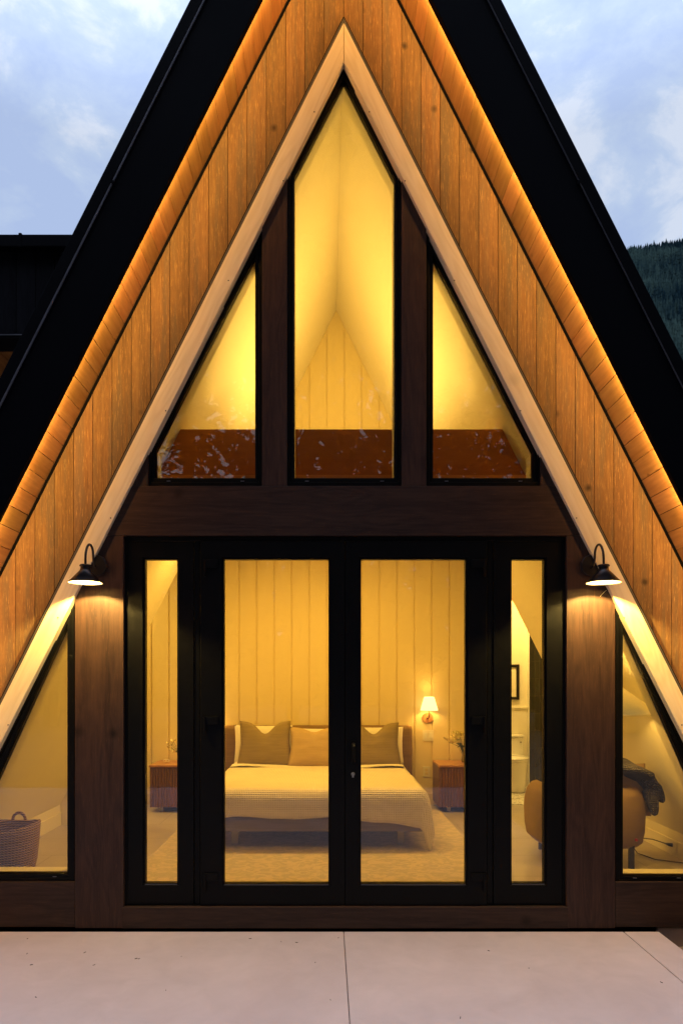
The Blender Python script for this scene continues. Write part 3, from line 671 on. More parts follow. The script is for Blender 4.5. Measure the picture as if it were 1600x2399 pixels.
def cloth(u, v):
    a = (u*2-1)*(W_+HEM); bb = 3.05-v*(3.05-L_0+HEM)
    da = max(0, abs(a)-(W_-rr)); db = max(0, (L_0+rr)-bb)
    d = math.hypot(da, db); th = min(d/rr, PI/2); out = rr*math.sin(th); dz = rr*(1-math.cos(th))+max(0, d-rr*PI/2)
    ax = (da/d if d else 0); ay = (db/d if d else 0)
    flare = max(0, d-rr)*0.16
    x = (min(abs(a), W_-rr)+(out+flare)*ax)*(1 if a > 0 else -1); y = max(bb, L_0+rr)-(out+flare)*ay if bb > L_0+rr else (L_0+rr)-(out+flare)*ay
    z = 0.70-dz
    n = mnoise.noise(Vector((a*2.2, bb*2.4, 0.3)))
    hang = max(0, d-rr)/HEM
    x += ax*(1 if a > 0 else -1)*0.035*hang*mnoise.noise(Vector((bb*5, a*1.5, 2)))
    y += -ay*0.03*hang*mnoise.noise(Vector((a*5, bb*1.5, 5)))
    z += 0.012*n + (0.02*hang*mnoise.noise(Vector((a*3, bb*3, 9))) if hang else 0)
    if a > 0: z -= 0.13*min(1, max(0, (a+0.05)/1.15))**1.8*hang       # the near right corner hangs lowest
    return (BX+x, y, z)
q = MB().new(); q.grid(cloth, 90, 80); q.build('bedspread', M['waffle'], bed, smooth=True, solid=0.012, recalc=True)
q = MB().new(); q.grid(lambda u, v: (BX+(u*2-1)*1.0, 2.75+0.55*v, 0.705+0.02*math.sin(u*9)+0.015*mnoise.noise(Vector((u*6, v*5, 0)))-(0.25*max(0, abs(u*2-1)-0.93)/0.07)), 50, 14); q.build('folded_sheet', M['sheet'], bed, smooth=True, solid=0.01)

def cushion(name, label, cx, cy, cz, w_, h, th, mt, chop=0.0, tilt=0.2, rot=0.0, group=None, ear=1.0, seed=0):
    q = MB().new()
    def shape(u, v, side):
        a, b = u*2-1, v*2-1
        ed = (1-abs(a)**2.6)*(1-abs(b)**2.6)
        t = th*0.5*max(0, ed)**0.42
        x = a*w_*0.5*(1-0.07*(1-b*b)*ear*0.6); z = b*h*0.5*(1-0.07*(1-a*a)*ear*0.6)
        dip = chop*math.exp(-(a/0.38)**2)*max(0, (b+0.25)/1.25)**2
        z -= dip; t *= (1-0.5*chop/h*3*math.exp(-(a/0.3)**2)*max(0, b))
        x += (0.03*a*max(0, -b) if chop else 0)
        wob = 0.010*mnoise.noise(Vector((a*2.3+seed, b*2.3, side*3)))
        y = side*(t+wob*ed)
        return Vector((x, y, z))
    R = Matrix.Rotation(rot, 3, 'Z') @ Matrix.Rotation(-tilt, 3, 'X')
    for side in (-1, 1):
        q.grid(lambda u, v: Vector((cx, cy, cz))+R @ shape(u, v, side), 28, 28)
    o = q.build(name, mt, None, smooth=True, merge=True)
    tag(o, label, 'pillow' if name == 'pillow' else 'cushion', group); return o
G1, G2 = 'cushions standing on the bed', 'white pillows against the headboard'
cushion('pillow', 'white pillow at the left end of the headboard, half behind the olive cushion', -0.83, 3.25, 0.90, 0.66, 0.44, 0.2, M['sheet'], 0.0, 0.15, 0, G2, seed=1)
cushion('pillow', 'white pillow in the middle of the bed between the cushions', -0.18, 3.25, 0.885, 0.60, 0.40, 0.2, M['sheet'], 0.0, 0.15, 0, G2, seed=2)
cushion('pillow', 'white pillow at the right end of the headboard', 0.45, 3.25, 0.89, 0.62, 0.42, 0.2, M['sheet'], 0.0, 0.15, 0, G2, seed=3)
x = PX(621, 7.45); cushion('cushion', 'olive linen cushion with a deep notch in its top, leftmost on the bed', x, 2.97, 0.935, 0.56, 0.50, 0.17, M['linen'], 0.13, 0.12, 0.05, G1, seed=4)
x = PX(735, 7.4); cushion('cushion', 'tan linen cushion in the middle of the bed', x, 2.93, 0.90, 0.52, 0.44, 0.16, M['linen2'], 0.045, 0.14, -0.04, G1, seed=5)
x = PX(875, 7.45); cushion('cushion', 'olive linen cushion with a notched top, rightmost on the bed', x, 2.97, 0.925, 0.56, 0.49, 0.17, M['linen'], 0.12, 0.12, -0.05, G1, seed=6)

# rug
q = MB().new(); q.box(-1.56, 1.15, 0.25, 3.1, FL+0.0005, FL+0.012); rg = q.build('rug', M['rug'], bevel=0.004); tag(rg, 'faded cream rug with a woven pattern under the bed', 'rug')

# nightstands
def nightstand(x0, x1, label):
    r = empty('nightstand', ((x0+x1)/2, 3.2, FL)); tag(r, label, 'nightstand', 'walnut nightstands beside the bed')
    y0, y1 = 2.99, 3.46
    rbox(x0+0.004, x1-0.004, y0+0.02, y1, 0.23, 0.672).build('cabinet', M['nw'], r, bevel=0.003)
    MB().new().box(x0, x1, y0-0.004, y1, 0.6725, 0.697).build('top', M['ntop'], r, bevel=0.004, g=(1, 0, 0))
    for z0, z1 in ((0.234, 0.446), (0.452, 0.668)):
        q = MB(); n = 19; w1 = (x1-x0-0.02)/n
        for k in range(n):
            q.new(); xc = x0+0.01+w1*(k+0.5)
            q.prism([(xc+w1*0.48*math.cos(a), y0+0.018-0.013*math.sin(a)) for a in [PI*j/6 for j in range(7)]], z0, z1, axis='z')
        q.build('drawer', M['nw'], r)
    for lx in (x0+0.12, x1-0.12):
        rbox(lx-0.02, lx+0.02, y0+0.06, y0+0.10, FL, 0.2295).build('leg', M['metal'], r, bevel=0.003)
        rbox(lx-0.02, lx+0.02, y1-0.10, y1-0.06, FL, 0.2295).build('leg', M['metal'], r, bevel=0.003)
nightstand(1.12, 1.74, 'fluted walnut nightstand right of the bed under the small wall lamp')
nightstand(-2.06, -1.46, 'fluted walnut nightstand left of the bed seen through the left sidelight')

def bedsconce(x, label):
    r = empty('bedside_sconce', (x, DW, 1.2)); tag(r, label, 'wall lamp', 'bedside wall lamps on the board wall')
    MB().new().lathe([(0, 0), (0.063, 0), (0.063, -0.014), (0.0, -0.016)], (x, DW-0.0135, 1.19), 32, 'y').build('backplate', M['ntop'], r, bevel=0.002)
    MB().new().tube([(x, DW-0.03, 1.19), (x, DW-0.10, 1.19), (x, DW-0.13, 1.205), (x, DW-0.14, 1.24), (x, DW-0.14, 1.30)], 0.009, 12).build('arm', M['ntop'], r, smooth=True)
    m = plain('glowing lampshade', (0.9, 0.8, 0.6), 0.8, emit=((1.0, 0.62, 0.24), 2.6)) if 'shade' not in M else M['shade']; M['shade'] = m
    q = MB().new(); q.lathe([(0.058, 0.155), (0.102, 0.0), (0.100, 0.0005), (0.056, 0.154)], (x, DW-0.14, 1.281), 32)
    q.bm.faces.ensure_lookup_table()
    caps = [f for f in q.bm.faces if len(f.verts) > 8]; bmesh.ops.delete(q.bm, geom=caps, context='FACES_ONLY')
    q.build('lamp_shade', m, r, smooth=True)
    light('bedside_light', 'POINT', (x, DW-0.14, 1.36), 6, (1, 0.55, 0.12), r, shadow_soft_size=0.03)
bedsconce(1.068, 'small wall lamp with a glowing tapered shade above the right nightstand')
bedsconce(-1.49, 'small wall lamp left of the headboard, hidden behind the door post but for its glow')
a = P(990, 1711, 7.98); b = P(1016, 1737, 7.98)
sw = empty('light_switch', (a[0], DW, b[1])); tag(sw, 'white double light switch on the board wall under the small lamp', 'light switch')
MB().new().box(a[0], b[0], DW-0.022, DW-0.0135, b[1], a[1]).build('plate', M['white'], sw, bevel=0.002)
for k in (0.28, 0.72):
    xm = a[0]+(b[0]-a[0])*k; MB().new().box(xm-0.016, xm+0.016, DW-0.027, DW-0.0225, b[1]+0.03, a[1]-0.03).build('rocker', M['porc'], sw, bevel=0.002)
a = P(991, 1796, 7.98); b = P(1007.5, 1821, 7.98)
ou = empty('wall_outlet', (a[0], DW, b[1])); tag(ou, 'white power outlet on the board wall between bed and nightstand', 'outlet')
MB().new().box(a[0], b[0], DW-0.022, DW-0.0135, b[1], a[1]).build('plate', M['white'], ou, bevel=0.002)
xm = (a[0]+b[0])/2
for zz in ((a[1]+b[1])/2+0.022, (a[1]+b[1])/2-0.022):
    MB().new().box(xm-0.018, xm+0.018, DW-0.026, DW-0.0225, zz-0.016, zz+0.016).build('socket', M['wallb'], ou, bevel=0.003)

def flowers(x, y, label, n=34, hgt=0.30, seed=3, lean=-0.06):
    random.seed(seed)
    r = empty('flower_vase', (x, y, 0.697)); tag(r, label, 'vase of flowers')
    MB().new().lathe([(0, 0.0), (0.03, 0.0), (0.036, 0.03), (0.026, 0.08), (0.02, 0.11), (0.024, 0.125), (0.021, 0.125), (0.018, 0.11)], (x, y, 0.6975), 24).build('vase', plain('vase glass', (0.2, 0.16, 0.07), 0.1), r, smooth=True)
    q = MB().new(); q2 = MB().new(); q3 = MB().new()
    for k in range(n):
        tx_, ty_, tz_ = x+lean+random.gauss(0, 0.055), y+random.gauss(0, 0.04), 0.697+hgt+random.uniform(-0.08, 0.05)
        q.tube([(x+random.uniform(-.01, .01), y, 0.75), (x+(tx_-x)*0.35, y+(ty_-y)*0.3, 0.697+hgt*0.6), (tx_, ty_, tz_)], 0.0018, 5)
        for j in range(5):
            an = random.uniform(0, 2*PI); p0 = Vector((tx_, ty_, tz_)); dv = Vector((math.cos(an), math.sin(an)*0.8, random.uniform(-.3, .9)))*random.uniform(0.024, 0.042)
            pe = dv.cross(Vector((random.random(), random.random(), 1))).normalized()*0.020
            q2.poly([p0, p0+dv*0.6+pe, p0+dv, p0+dv*0.6-pe])
        if k % 3 == 0:
            p0 = Vector((x+(tx_-x)*0.4, y, 0.697+hgt*0.55)); dv = Vector((random.uniform(-.05, .05), random.uniform(-.03, .03), 0.03)); pe = Vector((0.006, 0, -0.003))
            q3.poly([p0, p0+dv*0.5+pe, p0+dv, p0+dv*0.5-pe])
    q.build('stems', M['leaf'], r); q2.build('petals', M['petal'], r, recalc=False, solid=0.001); q3.build('leaves', M['leaf'], r, recalc=False, solid=0.001)
flowers(PX(1088, 7.75), 3.25, 'glass vase with loose pale yellow flowers on the right nightstand', lean=-0.09)
flowers(PX(425, 7.75), 3.25, 'vase with pale yellow flowers on the left nightstand, cut off by the sidelight frame', n=14, hgt=0.20, seed=5, lean=-0.07)
random.seed(11)
xk = PX(389.5, 7.7); q = MB().new()
for s_ in (-1, 1): q.tube([(xk+s_*0.017+0.017*math.cos(a_), 3.2+0.006*math.sin(a_*2), 0.720+0.014*math.sin(a_)) for a_ in [2*PI*j/16 for j in range(17)]], 0.005, 8)
tag(q.build('knot_ornament', M['porc'], smooth=True), 'small white chain-link ornament on the left nightstand', 'ornament')

# toilet, picture
tl = empty('toilet', (2.3, 4.5, FL)); tag(tl, 'white toilet in the bathroom behind the right sidelight', 'toilet')
xr = PX(1223.5, 9.15); rbox(xr-0.42, xr, 4.58, 4.76, 0.56, 0.862).build('tank', M['porc'], tl, bevel=0.02)
rbox(xr-0.43, xr+0.006, 4.57, 4.765, 0.863, 0.893).build('tank_lid', M['porc'], tl, bevel=0.008)
MB().new().lathe([(0.006, 0), (0.012, -0.01)], (xr-0.045, 4.575, 0.80), 12, 'y').build('flush_knob', M['metal'], tl)
xc = xr-0.20; q = MB().new()
q.lathe([(0.0, 0), (0.155, 0), (0.16, 0.02), (0.165, 0.1), (0.185, 0.25), (0.20, 0.38), (0.20, 0.405), (0.0, 0.405)], (xc, 4.42, FL+0.001), 36, sy=1.25); q.build('bowl', M['porc'], tl, smooth=True)
q = MB().new(); q.lathe([(0.0, 0), (0.205, 0), (0.208, 0.01), (0.205, 0.02), (0.0, 0.02)], (xc, 4.42, 0.582), 36, sy=1.22); q.build('seat', M['porc'], tl, smooth=False)
q = MB().new(); q.lathe([(0.0, 0), (0.205, 0), (0.209, 0.008), (0.198, 0.024), (0.0, 0.03)], (xc, 4.42, 0.605), 36, sy=1.22); q.build('lid', M['porc'], tl, smooth=True)
xp = PX(1217, 9.27); zp0, zp1 = PZ(1640, 9.27), PZ(1557, 9.27)
pf = empty('framed_print', (xp-0.2, 4.78, zp0)); tag(pf, 'black framed print above the toilet', 'picture')
oo = [(xp-0.40, zp0), (xp, zp0), (xp, zp1), (xp-0.40, zp1)]; ii = [(xp-0.36, zp0+0.04), (xp-0.04, zp0+0.04), (xp-0.04, zp1-0.04), (xp-0.36, zp1-0.04)]
MB().new().ring(oo, ii, 4.772, 4.799).build('frame', M['lampb'], pf, bevel=0.002)
MB().new().prism(ii, 4.788, 4.797).build('mount', M['white'], pf)
MB().new().box(xp-0.30, xp-0.10, 4.784, 4.7875, zp0+0.09, zp1-0.09).build('print', plain('faded print', (0.5, 0.36, 0.22), 0.6, var=0.35, scale=12), pf)

# ------------------------------------------------------------------ armchair, blanket, floor lamp, basket, cord
ch = empty('armchair', (1.94, 1.05, FL)); tag(ch, 'rounded tan barrel armchair with its back to the right windows', 'armchair')
CXc, CYc = 1.985, 1.10
def barrel(u, v):
    a = 2*PI*u; e_ = 3.2
    ca, sa = math.cos(a), math.sin(a)
    k = (abs(ca)**e_+abs(sa)**e_)**(-1/e_)
    prof = [(0.0, 0.33), (0.30, 0.33), (0.395, 0.334), (0.422, 0.36), (0.436, 0.44), (0.442, 0.56), (0.437, 0.67), (0.422, 0.75), (0.39, 0.795), (0.35, 0.808), (0.31, 0.79), (0.295, 0.75), (0.29, 0.60), (0.27, 0.565), (0.0, 0.58)]
    t = v*(len(prof)-1); i = min(int(t), len(prof)-2); f = t-i
    r = prof[i][0]*(1-f)+prof[i+1][0]*f; z = prof[i][1]*(1-f)+prof[i+1][1]*f
    if z > 0.62 and sa > 0.3: z = 0.62+(z-0.62)*max(0.0, 1-(sa-0.3)*1.8)     # open to the room
    return (CXc+r*k*ca, CYc+r*k*sa*0.86, z)
q = MB().new(); q.grid(barrel, 64, 42, wrap=True); q.build('upholstery', M['chairf'], ch, smooth=True, merge=True)
cu = cushion('seat_cushion', None, 2.16, 0.98, 0.76, 0.62, 0.42, 0.24, M['chairf'], 0, 0.25, 0.0, seed=8)
for k in ('category', 'label'): 
    if k in cu: del cu[k]
cu.parent = ch; cu.matrix_parent_inverse = Matrix.Translation(-ch.location); cu.name = 'back_cushion'
for dx, dy in ((-0.02, -0.20), (0.26, -0.31), (-0.25, 0.30), (0.26, 0.30)):
    rbox(CXc+dx-0.016, CXc+dx+0.022, CYc+dy-0.016, CYc+dy+0.016, FL, 0.36).build('leg', M['lampb'], ch, bevel=0.002)
xt_, zt_ = P(1503, 1975.5, 5.13)
MB().new().box(xt_-0.008, xt_+0.008, CYc-0.392, CYc-0.372, zt_-0.009, zt_+0.009).build('tag', plain('red label', (0.4, 0.03, 0.02), 0.7), ch)

def drape(u, v):
    # centre line over the chair's back and down its right side
    ctrl = [(1.62, 0.96, 0.90), (1.95, 0.90, 0.975), (2.12, 0.90, 0.975), (2.26, 0.92, 0.945), (2.38, 0.94, 0.89), (2.455, 0.93, 0.79), (2.455, 0.90, 0.69), (2.465, 0.88, 0.60)]
    wid = [0.06, 0.10, 0.14, 0.16, 0.15, 0.12, 0.085, 0.05]
    t = u*(len(ctrl)-1); i = min(int(t), len(ctrl)-2); f = t-i; f = f*f*(3-2*f)*0.5+f*0.5
    c = Vector(ctrl[i]).lerp(Vector(ctrl[i+1]), f); wd = wid[i]*(1-f)+wid[i+1]*f
    tg = (Vector(ctrl[i+1])-Vector(ctrl[i])).normalized()
    side = Vector((0, -1, 0)); n = tg.cross(side).normalized(); side = n.cross(tg)
    a = 2*PI*v
    fold = 1+0.16*math.sin(a*3+u*5)+0.12*mnoise.noise(Vector((u*6, math.cos(a)*1.5, math.sin(a)*1.5)))
    end = 1 if u < 0.97 else 0.5
    low = Vector((0, -0.5, -0.75))*wd*0.65*(1-abs(math.cos(a/2)))
    return c+(side*math.cos(a)*wd*1.15+n*math.sin(a)*wd*0.42)*fold*end
q = MB().new(); q.grid(lambda u, v: drape(u, v), 48, 40)
bl = q.build('blanket', M['blanket'], smooth=True, merge=True); tag(bl, 'charcoal knitted blanket thrown over the right side of the armchair', 'blanket')
# loose corner tails joined to the same throw
q = MB().new()
for (pp, rr_) in (([(2.40, 0.86, 0.80), (2.43, 0.84, 0.70), (2.445, 0.835, 0.63), (2.45, 0.83, 0.575)], [0.06, 0.05, 0.04, 0.022]), ([(2.46, 0.90, 0.83), (2.51, 0.89, 0.74), (2.545, 0.885, 0.665)], [0.06, 0.045, 0.02])):
    q.tube(pp, rr_, 14)
tl2 = q.build('tail', M['blanket'], bl, smooth=True, subd=1)

lp = empty('floor_lamp', (1.945, 0.42, FL)); tag(lp, 'floor lamp with a shallow cone shade by the right window', 'floor lamp')
LX, LY = 1.93, 0.45
zb0, zt0 = PZ(1672, 4.95), PZ(1611, 4.95)
q = MB().new(); q.lathe([(0.045, zt0), (0.095, zt0), (0.285, zb0+0.045), (0.295, zb0+0.02), (0.295, zb0), (0.287, zb0), (0.28, zb0+0.04), (0.092, zt0-0.006), (0.05, zt0-0.006)], (LX, LY, 0), 56)
caps = [f for f in q.bm.faces if len(f.verts) > 8]; bmesh.ops.delete(q.bm, geom=caps, context='FACES_ONLY')
q.build('lamp_shade', plain('glowing cream lamp shade', (0.80, 0.74, 0.56), 0.5, var=0.03, emit=((1.0, 0.56, 0.09), 0.32)), lp, smooth=True)
MB().new().tube([(LX, LY, FL), (LX, LY, zt0-0.02)], 0.010, 10).build('stem', M['metal'], lp, smooth=True)
MB().new().lathe([(0.0, 0), (0.10, 0), (0.10, 0.02), (0.0, 0.024)], (LX, LY, FL), 28).build('base', M['metal'], lp)
light('floor_lamp_light', 'POINT', (LX+0.03, LY, zt0-0.035), 22, (1, 0.57, 0.11), lp, shadow_soft_size=0.03)

bk = empty('basket', (-2.50, 0.6, FL)); tag(bk, 'tall woven rope basket with round handles behind the left window', 'basket')
m, t, b, L = mat('woven seagrass')
tx = N(t, 'ShaderNodeTexCoord'); sp = N(t, 'ShaderNodeSeparateXYZ'); L(tx.outputs['Object'], sp.inputs[0])
at2 = N(t, 'ShaderNodeMath', operation='ARCTAN2'); 
sxm = N(t, 'ShaderNodeMath', operation='ADD'); sxm.inputs[1].default_value = 2.5; L(sp.outputs[0], sxm.inputs[0])
sym = N(t, 'ShaderNodeMath', operation='ADD'); sym.inputs[1].default_value = -0.6; L(sp.outputs[1], sym.inputs[0])
L(sym.outputs[0], at2.inputs[0]); L(sxm.outputs[0], at2.inputs[1])
zf = N(t, 'ShaderNodeMath', operation='MULTIPLY'); zf.inputs[1].default_value = 2*PI/0.018; L(sp.outputs[2], zf.inputs[0])
af = N(t, 'ShaderNodeMath', operation='MULTIPLY_ADD'); af.inputs[1].default_value = 60; L(at2.outputs[0], af.inputs[0]); L(zf.outputs[0], af.inputs[2])
s1 = N(t, 'ShaderNodeMath', operation='SINE'); L(zf.outputs[0], s1.inputs[0]); s2 = N(t, 'ShaderNodeMath', operation='SINE'); L(af.outputs[0], s2.inputs[0])
su = N(t, 'ShaderNodeMath', operation='MULTIPLY_ADD'); su.inputs[1].default_value = 0.7; L(s2.outputs[0], su.inputs[0]); L(s1.outputs[0], su.inputs[2])
rp = N(t, 'ShaderNodeMapRange'); rp.inputs[1].default_value = -1.4; rp.inputs[2].default_value = 0.9; L(su.outputs[0], rp.inputs[0])
mx = N(t, 'ShaderNodeMix', data_type='RGBA'); mx.inputs['A'].default_value = (0.07, 0.04, 0.025, 1); mx.inputs['B'].default_value = (0.72, 0.43, 0.22, 1); L(rp.outputs[0], mx.inputs['Factor']); L(mx.outputs['Result'], b.inputs['Base Color']); b.inputs['Roughness'].default_value = 0.9
bp = N(t, 'ShaderNodeBump'); bp.inputs['Strength'].default_value = 1; bp.inputs['Distance'].default_value = 0.01; L(su.outputs[0], bp.inputs['Height']); L(bp.outputs[0], b.inputs['Normal'])
def bsk(u, v):
    a = 2*PI*u
    prof = [(0.0, 0.002), (0.16, 0.002), (0.19, 0.02), (0.212, 0.12), (0.225, 0.25), (0.236, 0.385), (0.230, 0.392), (0.222, 0.385), (0.208, 0.2), (0.18, 0.03), (0.0, 0.02)]
    tt = v*(len(prof)-1); i = min(int(tt), len(prof)-2); f = tt-i
    r = prof[i][0]*(1-f)+prof[i+1][0]*f; z = prof[i][1]*(1-f)+prof[i+1][1]*f
    z *= 1+0.05*math.cos(2*a+PI)*max(0, z-0.2)/0.2*-1
    return (-2.50+r*math.cos(a), 0.6+r*math.sin(a), FL+z)
MB().new().grid(bsk, 72, 40, wrap=True).build('body', m, bk, smooth=True, merge=True)
xh, zh = P(44, 1921, 5.32)
MB().new().tube([(xh+0.048*math.cos(a_), 0.6+0.225, zh+0.052*math.sin(a_)) for a_ in [2*PI*j/28 for j in range(29)]], 0.011, 10).build('handle', m, bk, smooth=True)
MB().new().tube([(-2.50+0.048*math.cos(a_), 0.6-0.235, zh+0.052*math.sin(a_)) for a_ in [2*PI*j/28 for j in range(29)]], 0.011, 10).build('handle', m, bk, smooth=True)

cd = empty('power_cord', (2.7, 1.1, FL)); tag(cd, 'black power cord plugged into the low wall outlet right of the armchair', 'power cord')
xo = HX-0.016
MB().new().tube([(xo-0.035, 1.24, 0.262), (xo-0.09, 1.36, 0.27), (xo-0.20, 1.50, 0.255), (xo-0.26, 1.42, FL+0.06), (xo-0.27, 1.25, FL+0.006), (xo-0.22, 1.05, FL+0.006), (xo-0.05, 0.95, FL+0.006), (xo-0.03, 0.75, FL+0.006), (xo-0.15, 0.55, FL+0.006), (xo-0.35, 0.42, FL+0.006), (xo-0.55, 0.50, FL+0.006)], 0.0045, 8).build('cable', M['lampb'], cd, smooth=True)
MB().new().tube([(xo-0.001, 1.19, 0.262), (xo-0.02, 1.205, 0.262), (xo-0.04, 1.25, 0.262)], [0.017, 0.015, 0.006], 12).build('plug', M['lampb'], cd, smooth=True)
oo_ = MB().new().box(xo-0.006, xo-0.0005, 1.12, 1.20, 0.20, 0.30).build('wall_outlet', M['white'], None, bevel=0.002); tag(oo_, 'white outlet plate low on the sloping side wall behind the right window', 'outlet')

# ------------------------------------------------------------------ patio, ground
def struct(o): o['kind'] = 'structure'; return o
GX = [(-6.2, -0.003), (0.001, 1.822), (1.828, 2.055)]
q = MB()
for x0, x1 in GX: q.new(); q.box(x0, x1, -5.7, -0.045, -0.10, 0.0)
struct(q.build('patio', M['concrete'], bevel=0.004))
q = MB().new(); q.box(-6.2, 2.04, -5.69, -0.05, -0.3, -0.012); struct(q.build('patio_base', M['dirt']))
def gr(u, v):
    x = (u*2-1); y = (v*2-1); x = 1500*abs(x)**2.6*(1 if x > 0 else -1); y = 60+1500*abs(y)**2.6*(1 if y > 0 else -1)
    return (x, y, -0.11+0.03*mnoise.noise(Vector((x*0.9, y*0.9, 0))))
q = MB().new(); q.grid(gr, 90, 90); struct(q.build('ground', M['dirt'], smooth=True))
random.seed(41); q = MB()
for k in range(420):
    q.new(); x = random.uniform(2.08, 3.6); y = random.uniform(-2.2, 0.0); r = random.uniform(0.004, 0.018)*(1 if k % 9 else 1.8)
    c = Vector((x, y, -0.10)); vs = [q.bm.verts.new(c+Vector((random.uniform(.7, 1)*r*math.cos(a), random.uniform(.7, 1)*r*math.sin(a), 0))) for a in [0.3, 1.5, 2.6, 3.9, 5.1]]
    tp = q.bm.verts.new(c+Vector((0, 0, r*0.9))); q.faces([q.bm.faces.new((vs[i], vs[(i+1) % 5], tp)) for i in range(5)])
tag(q.build('gravel', M['dirt']), 'loose brown gravel on the earth beside the patio corner', 'gravel', kind='stuff')
# needles and crumbs on the patio
random.seed(21); q = MB()
for k in range(26):
    q.new(); x = random.uniform(-2.3, 1.9) if k % 3 else random.uniform(-2.2, -0.8); y = -0.06-abs(random.gauss(0, 0.55)); a = random.uniform(0, PI); l = random.uniform(0.003, 0.009); wd = random.uniform(0.0008, 0.0018)
    dx, dy = math.cos(a)*l, math.sin(a)*l; nx, ny = -math.sin(a)*wd, math.cos(a)*wd
    q.prism([(x-dx-nx, y-dy-ny), (x+dx-nx, y+dy-ny), (x+dx+nx, y+dy+ny), (x-dx+nx, y-dy+ny)], 0.0005, 0.003, axis='z')
tag(q.build('fallen_needles', M['lampb']), 'scattered dark needles and crumbs on the patio', 'debris', kind='stuff')

# ------------------------------------------------------------------ flat-roofed wing behind, at the left
an = empty('flat_roof_building', (-5, 4, 0)); tag(an, 'dark flat-roofed building with black gutter behind the left roof slope', 'building')
yA = 2.6; dA = yA+4.5
zt1, zt2, zt3, zt4 = PZ(556, dA), PZ(586, dA), PZ(779, dA), PZ(791, dA)
xR = PX(215, dA)
q = MB()
x = xR
while x > -12: q.new(); q.box(x-0.197, x-0.003, yA+0.03, yA+0.06, zt3, zt2+0.05); x -= 0.2
q.build('cladding', wood('blackened boards', (0.004, 0.004, 0.006), (0.009, 0.009, 0.012), dark=0.5, knots=0.1, rough=0.8, fine=70, board=0.2, spec=0.05), an)
MB().new().box(-12, xR, yA-0.06, yA+0.4, zt2, zt1).build('gutter', M['blackm'], an, bevel=0.012)
xg = PX(52, dA); MB().new().box(xg-0.012, xg+0.02, yA-0.063, yA+0.1, zt2-0.004, zt1+0.012).build('gutter_joint', M['blackm'], an, bevel=0.004)
MB().new().box(-12, xR, yA, yA+0.3, zt4, zt3-0.001).build('drip_flashing', M['blackm'], an)
MB().new().box(-12, xR, yA-0.006, yA-0.001, (zt3+zt4)/2, (zt3+zt4)/2+0.010).build('grey_edge_strip', M['edge2'], an)
q = MB()
y = yA+0.02
x = xR
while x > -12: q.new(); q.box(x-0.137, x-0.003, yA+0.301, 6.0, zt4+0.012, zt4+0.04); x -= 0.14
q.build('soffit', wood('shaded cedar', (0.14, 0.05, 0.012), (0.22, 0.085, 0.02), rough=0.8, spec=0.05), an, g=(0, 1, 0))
MB().new().box(-12, xR, 6.0, 6.2, 0, zt1-0.05).build('wall', M['siding'], an)
MB().new().box(-12, xR, yA+0.35, 6.0, zt2+0.06, zt1-0.03).build('roof_slab', M['blackm'], an)
light('soffit_fill', 'AREA', (-5.6, 4.6, zt4-1.6), 1.2, (1, 0.5, 0.15), an, rot=(PI, 0, 0), shape='DISK', size=0.3)  # unseen uplight added below to give the soffit a faint orange glow

# ------------------------------------------------------------------ forested hill
def hz(x, y):
    r = 0.66+0.018*math.sin(x*0.011)+0.02*mnoise.noise(Vector((x*0.006, 0.2, 0)))
    ridge = 765+ (x-600)*0.10
    t = max(0.0, min(1.0, (y-260)/950.0))
    return -5+ridge*(t**0.9)+14*mnoise.noise(Vector((x*0.012, y*0.012, 0)))*t
q = MB().new(); q.grid(lambda u, v: (100+u*1500, 230+v*980, hz(100+u*1500, 230+v*980)), 60, 60)
struct(q.build('hill', plain('dark hillside', (0.02, 0.032, 0.02), 0.95, var=0.5, scale=0.02), smooth=True))
m, t, b, L = mat('conifer green with haze tint')
at_ = N(t, 'ShaderNodeAttribute'); at_.attribute_name = 'rnd'
mx = N(t, 'ShaderNodeMix', data_type='RGBA'); mx.inputs['A'].default_value = (0.008, 0.020, 0.027, 1); mx.inputs['B'].default_value = (0.046, 0.078, 0.068, 1); L(at_.outputs['Fac'], mx.inputs['Factor']); L(mx.outputs['Result'], b.inputs['Base Color']); b.inputs['Roughness'].default_value = 1.0; b.inputs['Specular IOR Level'].default_value = 0.0  # bluish tones paint distant haze into the foliage colour
M['conifer'] = m
random.seed(33); q = MB()
cnt = 0
for k in range(9000):
    y = random.uniform(420, 1205); x = (y+4.5)*random.uniform(0.40, 0.66)
    z = hz(x, y); 
    el = (z-CZ)/(y+4.5)
    if el < 0.12: continue
    h = random.uniform(11, 26)*(0.7+0.3*y/1200); r0 = h*random.uniform(0.15, 0.21); q.new()
    q.piece = min(1, max(0, 0.45+0.9*mnoise.noise(Vector((x*0.011, y*0.011, 1)))+random.uniform(-.25, .25)))
    n_t = 4; n_s = 6
    for tt in range(n_t):
        zb1 = z+h*(0.02+tt*0.24); zt1_ = z+h*min(1.0, 0.02+tt*0.24+0.40); rb = r0*(1-tt/n_t*0.86); a0 = random.uniform(0, 2)
        ap = q.bm.verts.new((x, y, zt1_)); rg_ = [q.bm.verts.new((x+rb*(1 if j % 2 else 0.6)*math.cos(a0+2*PI*j/n_s), y+rb*(1 if j % 2 else 0.6)*math.sin(a0+2*PI*j/n_s), zb1-(h*0.03 if j % 2 else 0))) for j in range(n_s)]
        q.faces([q.bm.faces.new((rg_[j], rg_[(j+1) % n_s], ap)) for j in range(n_s)])
    cnt += 1
tag(q.build('hillside_forest', M['conifer'], recalc=False), 'dense conifer forest covering the far hillside at the right', 'forest', kind='stuff')

